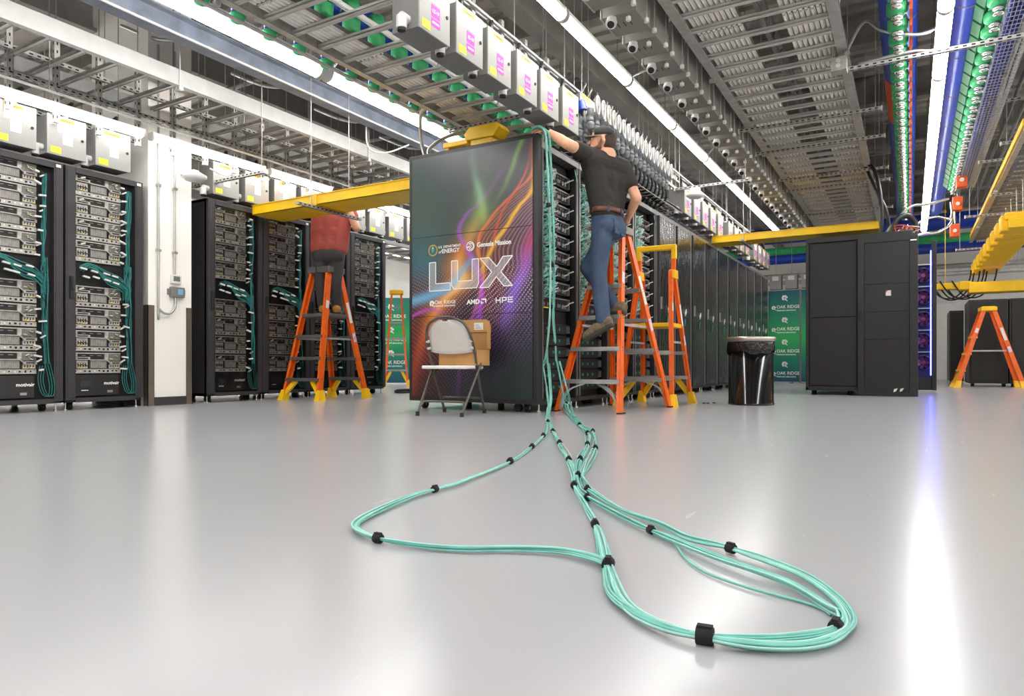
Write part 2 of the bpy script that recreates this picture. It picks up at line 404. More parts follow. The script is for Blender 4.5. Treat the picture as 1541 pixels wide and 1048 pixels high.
gm = bpy.data.materials.new('door_glass'); gm.use_nodes = True; MT['door_glass'] = gm
_n = gm.node_tree.nodes; _l = gm.node_tree.links; _n.remove(_n['Principled BSDF'])
_t = _n.new('ShaderNodeBsdfTransparent'); _t.inputs[0].default_value = (.9, .9, .9, 1)
_g = _n.new('ShaderNodeBsdfGlossy'); _g.inputs['Roughness'].default_value = .08; _g.inputs[0].default_value = (.9, .9, .9, 1)
_f = _n.new('ShaderNodeFresnel'); _f.inputs[0].default_value = 1.22
_z = _n.new('ShaderNodeTexNoise'); _z.inputs['Scale'].default_value = 3; _b = _n.new('ShaderNodeBump'); _b.inputs['Strength'].default_value = .15
_c = _n.new('ShaderNodeTexCoord'); _l.new(_c.outputs['Object'], _z.inputs['Vector']); _l.new(_z.outputs[0], _b.inputs['Height']); _l.new(_b.outputs[0], _g.inputs['Normal'])
_x = _n.new('ShaderNodeMixShader'); _l.new(_f.outputs[0], _x.inputs[0]); _l.new(_t.outputs[0], _x.inputs[1]); _l.new(_g.outputs[0], _x.inputs[2]); _l.new(_x.outputs[0], _n['Material Output'].inputs[0])
compute_rack(2.525, 'open black server cabinet cut off beside the bright open cabinet next to the column', 'open cabinets before the column', 1, False, 0)
compute_rack(3.25, 'black server cabinet with bright silver trays standing against the white column', 'open cabinets before the column', 2, False, 0)
for i, lb in enumerate(('glass fronted black server cabinet standing just past the white column', 'glass fronted black server cabinet beside the orange ladder, under the yellow tray end',
        'glass fronted black server cabinet behind the person in the red shirt', 'glass fronted black server cabinet at the end of the row near the green backdrop')):
    compute_rack(4.675+.715*i, lb, 'glass fronted cabinets past the column', 3+i, True, i == 0)

# ================================================================== centre row
XC, YC, PW, CH = -2.70, 5.13, .755, 2.30
M('sled_dark', '2c2b2c', .45, .3, var=.3, scale=40)
M('sled_light', '8e8d8b', .4, .5, var=.2, scale=30)
def sled_mb(seed):
    r = random.Random(seed); b = MB(); w_, h = .62, .125
    b.box(-.9, 0, 0, w_, .004, h-.004, 0)
    b.box(0, .012, 0, w_, h-.022, h-.010, 1); b.box(0, .018, .0, .02, .01, h-.01, 1); b.box(0, .018, w_-.02, w_, .01, h-.01, 1)
    for i in range(16): b.box(0, .008, .05+i*.034, .072+i*.034, .03, .06, 1 if i % 3 else 0)
    for i in range(10): b.box(0, .008, .05+i*.054, .09+i*.054, .07, .09, 0)
    for i in range(2): b.box(.008, .02, w_-.16+i*.05, w_-.135+i*.05, .02, .05, 1)
    b.box(.0, .010, .1, .22, .008, .018, 2)
    for k in range(2):
        y = w_-.10+k*.06; b.ob((.03+.02*k, y, .05+.03*k), ((.022, .01, .008), (0, .004, 0), (0, 0, .005)), 3)
    return b
sleds = [sled_mb(i).mesh('server_sled', ['sled_dark', 'sled_light', 'led_yellow', 'white_plastic']) for i in range(3)]
def plain_sled():
    b = MB(); b.box(-.9, 0, 0, .62, .004, .096, 0); b.box(0, .01, 0, .62, .082, .09, 0)
    for y in (.02, .58): b.box(0, .03, y, y+.012, .02, .08, 1); b.box(0, .03, y-.01, y+.022, .016, .022, 1)
    for i in range(3): b.box(0, .004, .18+i*.12, .21+i*.12, .035, .06, 2)
    return b
plain = plain_sled().mesh('power_shelf', ['sled_dark', 'sled_light', M('led_teal', '1f8f7c', .4)])
def clump_mb(seed, n=20):
    r = random.Random(seed); b = MB()
    for i in range(n):
        y = .07+r.random()*.17; z = r.uniform(.03, .10); m = r.choice((0, 0, 3, 1))
        h = r.uniform(.03, .08); d = r.uniform(.03, .085)
        P = [(.0, y, z), (d*.8, y+r.uniform(-.02, .02), z+r.uniform(-.01, .02)), (d, y-.02+r.uniform(-.04, .02), z-h*.6), (d*.6, y-.06+r.uniform(-.03, .02), z-h*1.2), (.035, .03+r.uniform(-.03, .02), z-h*1.3-.03), (.03, .02+r.uniform(-.03, .02), z-.16)]
        b.tube(cat_rom(P, 3), .0036, 4, m, caps=False)
    for i in range(34):
        y = .09+r.random()*.17; z = r.uniform(.0, .11); a = r.uniform(-.6, .6); b.ob((r.uniform(.02, .075), y, z), ((.016, .006*a, .004), (-.003, .0045, 0), (0, .004*a, .0055)), 2)
    return b
M('teal_mid', '74b8ad', .45, var=.2, scale=20); M('teal_deep', '4a968c', .45, var=.2, scale=20)
clumps = [clump_mb(i).mesh('patch_cables', ['teal_mid', 'teal_pale', 'white_plastic', 'teal_deep']) for i in range(4)]
M('door_film', '151211', .2, var=.5, scale=6, bump=.6, bscale=9, stretch=(1, 2.2, .8))
def centre_rack(i, label, group, opened):
    t = thing('server_rack', label, 'server rack', (XC, YC+PW*i, 0), 0, group); w_ = PW-.01
    c = MB(); c.box(-1.3, -.02, 0, .014, .07, CH); c.box(-1.3, -.02, w_-.014, w_, .07, CH); c.box(-1.3, -.02, 0, w_, CH-.03, CH); c.box(-1.3, 0, 0, w_, .07, .10); c.box(-1.3, -1.28, 0, w_, .07, CH)
    c.build('cabinet_body', 'rack_black', t)
    for ya in (0, w_-.05):
        p = MB(); p.box(-.06, 0, ya, ya+.05, .1, CH-.02); p.build('corner_post', 'rack_black', t, bevel=.004)
        p = MB(); p.box(0, .004, ya+.02, ya+.032, .12, CH-.04); p.build('edge_strip', 'edge_steel', t)
    p = MB(); p.box(-.10, .006, 0, w_, CH-.05, CH+.002); p.box(.006, .008, .08, .2, CH-.035, CH-.02); p.build('top_rail', 'edge_steel', t)
    for k, ya in enumerate((.05, w_-.05)):
        q = MB(); q.cyl((-.05, ya, 0), (-.05, ya, .08), .008, n=8); q.cyl((-.05, ya, 0), (-.05, ya, .014), .02, n=10); q.build('levelling_foot', 'chrome', t)
        q = MB(); q.cyl((-.25, ya-.02+.04*k, .036), (-.25, ya+.02-.04*k, .036), .036, n=14); q.build('caster', 'black_rubber', t)
    if opened:
        MB().box(-1.0, -.10, .05, w_-.05, .1, CH-.05).build('interior', 'void_black', t)
        r = random.Random(i)
        for k in range(9):
            z = .90+k*.142; s = inst('server_sled', r.choice(sleds), t, (-.075, .06, z))
            if k > 0: inst('patch_cables', clumps[(k+i) % 4], s, (0, 0, 0))
        for k in range(6): inst('power_shelf', plain, t, (-.075, .06, .16+k*.105))
        l_ = MB()
        for k in range(2): l_.tube(cat_rom([(.01, w_-.1, CH-.08), (.03, w_-.12, CH-.14), (.03, w_-.09, CH-.2), (.02, w_-.075, CH-.15), (.01, w_-.1, CH-.09)], 4), .004, 4)
        l_.build('cable_loop', 'teal', t)
        g = MB(); g.box(.0, .012, w_-.06, w_-.03, CH-.16, CH-.12); g.build('hinge', 'black_rubber', t)
    else:
        d = MB(); d.box(.002, .03, .055, w_-.055, .11, CH-.06); dd = d.build('door', 'door_film', t)
        for ya in (.045, w_-.065):
            MB().box(.0, .034, ya, ya+.02, .1, CH-.05).build('door_edge', 'edge_steel' if ya > .1 else 'rack_grey', dd)
        MB().box(.03, .045, .09, .115, 1.1, 1.25).build('handle', 'alu', dd)
        b = MB(); b.ob((.04, .4, 1.12), ((0, .03, .03), (.005, 0, 0), (0, .01, -.02)), 0); b.ob((.04, .36, .98), ((0, .02, .05), (.005, 0, 0), (0, .014, 0)), 1); b.build('film_patch', ['white_plastic', 'teal_dark'], dd)  # small white and teal plates set on the door film
    return t
for i in range(14):
    if i == 0: lx = centre_rack(i, 'front rack of the centre row with a printed end panel reading LUX', None, True)
    elif i < 4: centre_rack(i, ('open rack with teal patch cables beside the LUX rack, behind the person in black', 'open rack with teal patch cables behind the top of the grey braced ladder', 'open rack with teal patch cables next to the first closed rack')[i-1], 'open racks behind the ladders', True)
    elif i == 4: centre_rack(i, 'closed black rack with a film covered door right beside the open racks', 'closed racks of the centre row', False)
    elif i == 13: centre_rack(i, 'closed black rack at the row end beside the green backdrop', 'closed racks of the centre row', False)
    else: centre_rack(i, 'closed black rack with a film covered door in the long centre row', 'closed racks of the centre row', False)

# ================================================================== printed end panel
class SN:       # small shader arithmetic
    def __init__(s, nt): s.nt = nt; s.n = nt.nodes; s.l = nt.links
    def op(s, o, a, b=None, c=None):
        q = s.n.new('ShaderNodeMath'); q.operation = o
        for i, x in enumerate((a, b, c)):
            if x is None: continue
            if isinstance(x, (int, float)): q.inputs[i].default_value = x
            else: s.l.new(x, q.inputs[i])
        return q.outputs[0]
    def curve(s, x, pts):
        q = s.n.new('ShaderNodeFloatCurve'); c = q.mapping.curves[0]
        c.points[0].location = pts[0]; c.points[1].location = pts[-1]
        for p in pts[1:-1]: c.points.new(*p)
        q.mapping.update(); s.l.new(x, q.inputs['Value']); return q.outputs[0]
    def gauss(s, d, wd):
        a = s.op('DIVIDE', d, wd); a = s.op('MULTIPLY', a, a); a = s.op('MULTIPLY', a, -1.); return s.op('EXPONENT', a)
    def ramp(s, x, stops):
        q = s.n.new('ShaderNodeValToRGB'); e = q.color_ramp.elements
        for i, (p, c) in enumerate(stops):
            el = e[i] if i < 2 else e.new(p)
            el.position = p; el.color = (*hexc(c), 1)
        s.l.new(x, q.inputs[0]); return q.outputs[0]
    def mix(s, f, a, b, mode='MIX'):
        q = s.n.new('ShaderNodeMix'); q.data_type = 'RGBA'; q.blend_type = mode; q.clamp_result = False
        for i, x in ((0, f), (6, a), (7, b)):
            if isinstance(x, (int, float)): q.inputs[i].default_value = x
            elif isinstance(x, tuple): q.inputs[i].default_value = (*x, 1)
            else: s.l.new(x, q.inputs[i])
        return q.outputs[2]
def art_mat(name, pale_mix):
    m = bpy.data.materials.new(name); m.use_nodes = True; MT[name] = m
    S = SN(m.node_tree); b = S.n['Principled BSDF']
    tc = S.n.new('ShaderNodeTexCoord'); sp = S.n.new('ShaderNodeSeparateXYZ'); S.l.new(tc.outputs['Object'], sp.inputs[0])
    x = S.op('DIVIDE', S.op('ADD', sp.outputs[0], 1.32), 1.275)      # 0..1 across the print
    y = S.op('DIVIDE', S.op('SUBTRACT', 2.32, sp.outputs[2]), 2.2)   # 0 at the top
    nz = S.n.new('ShaderNodeTexNoise'); nz.inputs['Scale'].default_value = 2.2; nz.inputs['Detail'].default_value = 3; S.l.new(tc.outputs['Object'], nz.inputs['Vector'])
    wob = S.op('MULTIPLY', S.op('SUBTRACT', nz.outputs[0], .5), .10)
    xw = S.op('ADD', x, wob)
    base = S.ramp(y, [(0, '4c5552'), (1, '141b1d'), (.3, '303a38'), (.45, '1f2629'), (.78, '1b1626')])
    right = S.ramp(y, [(0, '48474c'), (1, '172221'), (.3, '3a383b'), (.55, '2c2529'), (.8, '1c1628')])
    c = S.mix(x, base, right)
    g0 = S.op('MULTIPLY', S.gauss(S.op('SUBTRACT', x, .12), .22), S.gauss(S.op('SUBTRACT', y, .28), .2)); c = S.mix(S.op('MULTIPLY', g0, .8), c, hexc('2f4b40'))
    g0 = S.op('MULTIPLY', S.gauss(S.op('SUBTRACT', x, .1), .2), S.gauss(S.op('SUBTRACT', y, .45), .1)); c = S.mix(S.op('MULTIPLY', g0, .6), c, hexc('2d6f80'))
    def ribbon(c, pts, wd, stops, k, src=None, inten=None):
        cv = S.curve(y, pts); d = S.op('SUBTRACT', src or xw, cv); g = S.gauss(d, wd)
        a = S.op('MULTIPLY', g, k)
        if inten: a = S.op('MULTIPLY', a, S.curve(y, inten))
        return S.mix(a, c, S.ramp(y, stops)), d
    # broad smoke of colour, top to bottom left
    main = [(0, .66), (.12, .62), (.25, .60), (.35, .52), (.45, .42), (.52, .44), (.60, .30), (.68, .18), (.8, .08), (1, 0)]
    stops = [(0, '6b7a58'), (1, 'c03a1c'), (.2, '5f8a58'), (.3, '8a9a4a'), (.4, 'b8612a'), (.52, 'f09a28'), (.62, 'f0952a'), (.75, 'd0502a')]
    c, d = ribbon(c, main, .13, stops, .6, inten=[(0, 0), (.1, .05), (.2, .35), (.35, .7), (.5, 1), (.6, .8), (.72, .3), (.85, .12), (1, .08)])
    c, d = ribbon(c, main, .05, [(0, '6b7a58'), (1, 'd04a20'), (.25, '9ab060'), (.4, 'd0702a'), (.53, 'ffd070'), (.62, 'ffb030'), (.8, 'e8702a')], .9, inten=[(0, 0), (.12, .1), (.25, .5), (.5, 1), (.62, .8), (.72, .45), (.85, .3), (1, .2)])
    # fine fibres to the right of the smoke
    edge = [(0, 1.), (.13, 1.), (.2, .86), (.3, .66), (.4, .58), (.5, .62), (.62, .56), (.8, .45), (1, .4)]
    cv = S.curve(y, edge); dd = S.op('SUBTRACT', S.op('ADD', x, S.op('MULTIPLY', wob, .6)), cv)
    fm = S.op('MULTIPLY', S.op('GREATER_THAN', dd, 0), S.curve(y, [(0, 0), (.12, .1), (.2, .9), (.45, 1), (.6, .8), (.75, .4), (.9, .1), (1, 0)]))
    wv = S.op('SINE', S.op('ADD', S.op('MULTIPLY', dd, 190.), S.op('MULTIPLY', y, 120.)))
    fib = S.op('MULTIPLY', S.op('MULTIPLY', S.op('GREATER_THAN', wv, .35), fm), .55)
    c = S.mix(fib, c, S.mix(S.op('MULTIPLY', dd, 2.), hexc('c86a34'), hexc('8e7fa8')))
    c = S.mix(S.op('MULTIPLY', fm, .16), c, S.mix(S.op('MULTIPLY', dd, 2.2), hexc('a8452c'), hexc('4a3560')))
    c, d = ribbon(c, edge, .014, [(0, 'd0602a'), (1, '7a3aa0'), (.3, 'e06a3a'), (.5, 'e0902a'), (.7, 'a040b0')], .9, inten=[(0, 0), (.1, .3), (.2, 1), (.6, .8), (1, .2)])
    c, d = ribbon(c, [(0, 1.), (.2, 1.), (.25, .92), (.33, .80), (.42, .68), (.5, .60), (1, .4)], .02, [(0, 'e0a020'), (1, 'e0a020'), (.4, 'f0b428')], .95, inten=[(0, 0), (.18, .6), (.3, 1), (.48, .7), (.56, 0), (1, 0)])
    c, d = ribbon(c, [(0, 1.), (.12, .96), (.22, .83), (.32, .73), (.45, .72), (1, .6)], .010, [(0, 'd8503a'), (1, 'd8503a')], .9, inten=[(0, 0), (.1, .5), (.2, 1), (.36, .8), (.46, 0), (1, 0)])
    # purple arc and violet veil on the right edge
    c, d = ribbon(c, [(0, .9), (.22, .60), (.27, .48), (.33, .43), (.4, .50), (.48, .56), (.55, .60), (.65, .58), (.8, .55), (1, .5)], .022, [(0, '8a4a90'), (1, '7030c0'), (.3, 'a050c0'), (.55, 'd050e0'), (.7, '8a3ad0')], .8, inten=[(0, 0), (.2, .4), (.3, .8), (.5, .8), (.6, 1), (.75, .5), (.85, 0), (1, 0)])
    c, d = ribbon(c, [(0, 1.), (.3, 1.05), (.4, .98), (.5, .93), (.6, .86), (1, .7)], .05, [(0, 'b04060'), (1, '6a4ad0'), (.4, 'a83a6a'), (.55, '8a60d0')], .85, inten=[(0, 0), (.3, .3), (.42, 1), (.56, 1), (.7, .4), (.8, 0), (1, 0)])
    c, d = ribbon(c, [(0, .93), (.04, .9), (.1, .86), (.16, .8), (.3, .66), (1, .6)], .02, [(0, '8ab060'), (1, '8ab060')], .7, inten=[(0, .6), (.05, .9), (.12, .6), (.2, .2), (.3, 0), (1, 0)])
    c, d = ribbon(c, [(0, .52), (.1, .55), (.18, .60), (.27, .62), (1, .6)], .03, [(0, '6f9a9a'), (1, '9ab060'), (.2, '8fbf9a'), (.28, 'a8b850')], .7, inten=[(0, .1), (.1, .4), (.2, .9), (.28, .7), (.36, 0), (1, 0)])
    # blue beam from the left
    yb = S.curve(x, [(0, .60), (.2, .575), (.35, .545), (.5, .46), (1, .40)]); g1 = S.gauss(S.op('SUBTRACT', y, yb), .022)
    g1 = S.op('MULTIPLY', g1, S.curve(x, [(0, .9), (.3, .9), (.5, .5), (.6, 0), (1, 0)])); c = S.mix(g1, c, hexc('4fb0d8'))
    yb = S.curve(x, [(0, .665), (.15, .64), (.3, .655), (1, .7)]); g1 = S.gauss(S.op('SUBTRACT', y, yb), .008)
    g1 = S.op('MULTIPLY', g1, S.curve(x, [(0, .9), (.25, .5), (.35, 0), (1, 0)])); c = S.mix(g1, c, hexc('b04ac0'))
    # field of dots
    u = S.op('ADD', S.op('MULTIPLY', x, 34.), S.op('MULTIPLY', S.op('SINE', S.op('MULTIPLY', y, 7.)), 2.)); v = S.op('ADD', S.op('MULTIPLY', y, 58.), S.op('MULTIPLY', S.op('SINE', S.op('MULTIPLY', x, 5.)), 3.))
    dot = S.op('MULTIPLY', S.op('SINE', S.op('MULTIPLY', u, 2*PI/1.)), S.op('SINE', S.op('MULTIPLY', v, 2*PI/1.)))
    dm = S.op('GREATER_THAN', dot, .62)
    n2 = S.n.new('ShaderNodeTexNoise'); n2.inputs['Scale'].default_value = 3.5; S.l.new(tc.outputs['Object'], n2.inputs['Vector'])
    reg = S.op('MULTIPLY', S.curve(y, [(0, 0), (.42, .02), (.5, .5), (.62, .9), (.8, .8), (.95, .3), (1, .2)]), S.op('SMOOTH_MIN', 1., S.op('MULTIPLY', n2.outputs[0], 1.6), .1))
    lowr = S.op('SUBTRACT', 1., S.op('MULTIPLY', S.gauss(S.op('SUBTRACT', x, 1.02), .42), S.gauss(S.op('SUBTRACT', y, .98), .24)))
    dcol = S.mix(S.curve(x, [(0, 0), (.2, .15), (.45, .7), (1, 1)]), hexc('f05a2a'), S.mix(S.curve(y, [(0, 0), (.5, .2), (.75, .8), (1, 1)]), hexc('f0e0f4'), hexc('8a62d8')))
    c = S.mix(S.op('MULTIPLY', S.op('MULTIPLY', dm, reg), lowr), c, dcol)
    rb = S.op('MULTIPLY', S.gauss(S.op('SUBTRACT', x, 0.), .2), S.gauss(S.op('SUBTRACT', y, .86), .16)); c = S.mix(S.op('MULTIPLY', rb, .22), c, hexc('8a2a1c'))
    dk = S.op('MULTIPLY', S.gauss(S.op('SUBTRACT', x, 1.), .45), S.gauss(S.op('SUBTRACT', y, .95), .22)); c = S.mix(S.op('MULTIPLY', dk, .85), c, hexc('20302e'))
    if pale_mix: c = S.mix(pale_mix, c, hexc('dfe8f0'))  # paler print colour blended in for the letter fill
    S.l.new(c, b.inputs['Base Color']); b.inputs['Roughness'].default_value = .32
    return m
art_mat('lux_print', 0); art_mat('lux_print_pale', .30)
pf = MB(); pf.box(-4.06, -2.695, 5.062, 5.125, .075, 2.355); fr = pf.build('end_panel', 'rack_black', lx, world=True, bevel=.004)
fr['label'] = 'dark framed end panel printed with colourful waves'
for z0, z1 in ((1.584, 2.318), (.854, 1.580), (.115, .850)):
    MB().box(-4.018, -2.742, 5.052, 5.064, z0, z1).build('printed_sheet', 'lux_print', fr, world=True)
YF = 5.0515
def outline(poly, wd):      # band along the inside of a closed polygon, in x-z
    b = MB(); n = len(poly)
    for i in range(n):
        p, q = poly[i], poly[(i+1) % n]; b.bar((p[0], YF-.0015, p[1]), (q[0], YF-.0015, q[1]), wd, .002, 0, up=(0, 1, 0))
    return b
Lp = [(-3.816,1.344),(-3.745,1.344),(-3.745,1.148),(-3.582,1.148),(-3.582,1.083),(-3.816,1.083)]
Up = [(-3.569,1.342),(-3.501,1.342),(-3.501,1.155),(-3.347,1.155),(-3.347,1.342),(-3.279,1.342),(-3.279,1.125),(-3.30,1.088),(-3.54,1.088),(-3.569,1.12)]
Xp = [(-3.263,1.342),(-3.171,1.342),(-3.092,1.258),(-3.03,1.342),(-2.934,1.342),(-3.052,1.213),(-2.934,1.086),(-3.02,1.086),(-3.096,1.172),(-3.175,1.084),(-3.268,1.084),(-3.142,1.215)]
for nm, poly in (('letter_l', Lp), ('letter_u', Up), ('letter_x', Xp)):
    le = MB().prism(poly, 'y', YF-.0012, YF).build(nm, 'lux_print_pale', fr, world=True)
    outline(poly, .008).build('letter_outline', 'text_white', le, world=True)
T = lambda nm, s, sz, x, z, **k: text(nm, s, sz, (x, YF-.001, z), '-y', 'text_white', fr, **k)
T('department_lettering', 'U.S. DEPARTMENT', .031, -3.717, 1.468, bold=.0003, sx=.98)
T('energy_lettering', 'of', .040, -3.717, 1.422, shear=.3)
T('energy_lettering', 'ENERGY', .053, -3.676, 1.421, bold=.0008, sx=.97)
T('mission_lettering', 'Genesis Mission', .058, -3.298, 1.444, bold=.0012, sx=.93)
T('laboratory_lettering', 'O', .050, -3.757, .962, bold=.0004, sx=.9); T('laboratory_lettering', 'AK', .040, -3.722, .962, bold=.0003, sx=.95)
T('laboratory_lettering', 'R', .050, -3.655, .962, bold=.0004, sx=.9); T('laboratory_lettering', 'IDGE', .040, -3.622, .962, bold=.0003, sx=1.1)
T('laboratory_lettering', 'National Laboratory', .028, -3.757, .936, bold=.0002, sx=.98)
T('chip_maker_lettering', 'AMD', .056, -3.403, .946, bold=.0022, sx=1.1)
# seal
s = MB(); s.cyl((-3.777, YF, 1.455), (-3.777, YF-.001, 1.455), .052, n=28, m=0); s.cyl((-3.777, YF-.001, 1.455), (-3.777, YF-.0016, 1.455), .043, n=28, m=1); s.cyl((-3.777, YF-.0016, 1.455), (-3.777, YF-.0022, 1.455), .032, n=24, m=2)
s.prism([(-3.792,1.468),(-3.762,1.468),(-3.762,1.447),(-3.777,1.43),(-3.792,1.447)], 'y', YF-.0022, YF-.003, 3)
s.prism([(-3.777,1.490),(-3.768,1.470),(-3.786,1.470)], 'y', YF-.0022, YF-.003, 4)
s.build('department_seal', [M('gold', 'c8a840', .4), M('seal_green', '3e6e4a', .5), M('seal_blue', '2c5a92', .5), M('seal_leaf', '5f9a58', .5), 'text_white'], fr, world=True)
# round mission mark: ring with an open inner crescent
s = MB()
def arc(cx, cz, r, a0, a1, wd, n=20):
    for i in range(n):
        a = a0+(a1-a0)*i/n; b = a0+(a1-a0)*(i+1)/n
        s.bar((cx+r*math.cos(a), YF-.001, cz+r*math.sin(a)), (cx+r*math.cos(b), YF-.001, cz+r*math.sin(b)), wd, .002, 0, up=(0, 1, 0))
arc(-3.366, 1.458, .040, 0, 2*PI, .007, 28); arc(-3.362, 1.458, .027, -2.3, 2.3, .008); arc(-3.37, 1.458, .013, -1.8, 1.8, .007, 10); s.bar((-3.405, YF-.001, 1.45), (-3.372, YF-.001, 1.455), .014, .002, 0, up=(0, 1, 0))
s.build('mission_mark', 'text_white', fr, world=True)
def leaf_mark(cx, cz, r, y):
    s = MB()
    for a, q in ((.3, 1), (1.2, .9), (2.2, 1), (3.1, .85), (3.9, .9), (5.2, .8)):
        px_, pz = cx+r*.55*math.cos(a), cz+r*.55*math.sin(a); s.cyl((px_, y, pz), (px_, y-.001, pz), r*.36*q, n=8)
    s.bar((cx, y-.0005, cz), (cx+r*.8, y-.0005, cz-r*1.0), r*.2, .001, 0, up=(0, 1, 0)); return s
leaf_mark(-3.788, .968, .034, YF).build('oak_leaf_mark', 'text_white', fr, world=True)
s = MB(); s.prism([(-3.253,.988),(-3.200,.988),(-3.200,.945),(-3.212,.957),(-3.212,.976),(-3.240,.976)], 'y', YF, YF-.0012); s.prism([(-3.256,.972),(-3.244,.960),(-3.244,.955),(-3.227,.955),(-3.227,.957),(-3.240,.944),(-3.256,.944)], 'y', YF, YF-.0012)
s.build('chip_maker_mark', 'text_white', fr, world=True)
s = MB(); xx = -3.103
def vb(x0, x1, z0, z1): s.box(x0, x1, YF-.0012, YF, z0, z1)
for (a, b_, c_, d_) in ((0,.009,0,.048),(.040,.049,0,.048),(.009,.040,.020,.028), (.062,.071,0,.048),(.071,.104,.040,.048),(.071,.104,.016,.024),(.101,.110,.018,.046), (.122,.131,0,.048),(.122,.172,.040,.048),(.122,.170,.020,.028),(.122,.172,0,.008)): vb(xx+a, xx+b_, .943+c_, .943+d_)
s.build('system_maker_lettering', 'text_white', fr, world=True)
for x, lab in ((-3.96, 0), (-2.85, 1)):
    c = MB(); c.cyl((x-.018, 5.17, .037), (x+.018, 5.17, .037), .037, n=16); c.cyl((x-.02, 5.17, .037), (x+.02, 5.17, .037), .016, n=10, m=1); c.box(x-.025, x+.025, 5.14, 5.2, .066, .08, 0); c.build('caster', ['black_rubber', 'edge_steel'], lx, world=True)
c = MB()
for x in (-3.55, -3.2): c.cyl((x, 5.3, 0), (x, 5.3, .09), .03, n=10)
c.box(-3.9, -2.8, 5.2, 5.25, .075, .10); c.build('base_frame', 'void_black', lx, world=True)

# ================================================================== strip lights
def strip_light(L, wd, label, group, z):
    t = thing('strip_light', label, 'light', (0, 0, 0), 0, group)
    h = MB(); h.box(-wd*.42, wd*.42, .01, L-.01, wd*.45, wd*.95); h.build('housing', 'tube_housing', t)
    pr = [(wd*.5*math.cos(a), wd*.5-wd*.5*math.sin(a)) for a in [PI*i/8 for i in range(9)]]
    e = MB(); e.prism(pr, 'y', .02, L-.02); e.build('lens', 'tube_low' if z < 2.7 else 'tube_on', t)
    pr2 = [(p[0]*1.06, wd*.5+(p[1]-wd*.5)*1.06) for p in pr]+[(-wd*.45, wd*.97), (wd*.45, wd*.97)]
    for a in (0, L-.02): MB().prism(pr2, 'y', a, a+.02).build('end_cap', 'tube_housing', t)
    for a in (L*.18, L*.82): MB().cyl((0, a, wd*.9), (0, a, CZ+.03-z), .004, n=5).build('hanger_rod', 'galv_dark', t)
    return t
def light_run(x, z, y0, n, pitch, L, wd, label, group):
    p = strip_light(L, wd, label, group, z); p.location = (x, y0, z)
    for i in range(1, n): copy_tree(p, (x, y0+pitch*i, z))
light_run(-2.36, 3.1, 6.28-1.43*8, 14, 1.43, 1.41, .10, 'bright strip light in the long run hung beside the centre row boxes', 'centre aisle strip lights')
light_run(.235, 3.1, 10.5-1.43*11, 15, 1.43, 1.42, .11, 'bright strip light in the run hung between the two blue pipes', 'strip lights between the pipes')
light_run(-4.9, 3.16, 4.84-2.44*4, 8, 2.44, 2.33, .15, 'wide bright strip light above the aisle left of the LUX panel', 'wide strip lights over the left aisle')
light_run(-6.3, 2.56, 3.93-1.4*3, 10, 1.4, 1.33, .085, 'low strip light hung in front of the left cabinets grey boxes', 'low strip lights above the left cabinets')
light_run(-9.2, 2.75, -2, 9, 2.44, 2.36, .12, 'strip light in the far aisle behind the left cabinets', 'strip lights behind the left cabinets')
light_run(-11.2, 3.1, -2, 9, 2.44, 2.36, .12, 'strip light in the outermost aisle beyond the green backdrop', 'strip lights beyond the backdrop')
light_run(3.2, 3.2, -4.5, 10, 2.44, 2.36, .12, 'strip light in the right hand aisle', 'strip lights over the right aisle')
light_run(5.8, 3.2, -4.5, 10, 2.44, 2.36, .12, 'strip light over the outer right aisle', 'strip lights over the outer right aisle')

# ================================================================== folding chair and box
ch = thing('folding_chair', 'folding chair with beige plastic back and dark metal legs before the LUX panel', 'chair', (-3.249, 4.612, 0), .16)
def rail_path(sx):      # front foot up into the hoop
    return [(sx*.187, .215, .02), (sx*.195, .02, .43), (sx*.195, -.03, .54)]
fa = MB()
hoop = cat_rom([(-.187, .225, .02), (-.2, .05, .36), (-.205, -.02, .52), (-.2, -.075, .63), (-.16, -.115, .735), (-.07, -.135, .785), (0, -.138, .793), (.07, -.135, .785), (.16, -.115, .735), (.2, -.075, .63), (.205, -.02, .52), (.2, .05, .36), (.187, .225, .02)], 6)
fa.tube(hoop, .0115, 8); fa.build('hoop_frame', 'chair_metal', ch)
for s in (-1, 1):
    MB().tube([(s*.195, -.235, .02), (s*.215, .09, .42)], .0112, 8).build('leg', 'chair_metal', ch)
    MB().cyl((s*.195, -.237, 0), (s*.195, -.235, .035), .016, n=10).build('rubber_foot', 'black_rubber', ch)
    MB().cyl((s*.187, .228, 0), (s*.187, .224, .035), .016, n=10).build('rubber_foot', 'black_rubber', ch)
    MB().box(s*.2-.008, s*.2+.008, -.03, .14, .363, .375).build('seat_bracket', 'chair_metal', ch)
MB().tube(cat_rom([(-.196, -.20, .065), (-.18, -.175, .10), (-.15, -.165, .113), (.15, -.165, .113), (.18, -.175, .10), (.196, -.20, .065)], 5), .009, 8).build('cross_bar', 'chair_metal', ch)
MB().tube(cat_rom([(-.19, .19, .095), (-.17, .175, .125), (-.14, .17, .132), (.14, .17, .132), (.17, .175, .125), (.19, .19, .095)], 5), .009, 8).build('cross_bar', 'chair_metal', ch)
s = MB(); s.prism([(-.20,-.16),(-.19,.2),(-.16,.22),(.16,.22),(.19,.2),(.2,-.16),(.18,-.18),(-.18,-.18)], 'z', .375, .402); s.build('seat', M('seat_white', 'e6e4e2', .5, var=.03), ch, bevel=.008)
b = MB(); nu, nv = 14, 10; vs_ = []       # curved back shell inside the hoop
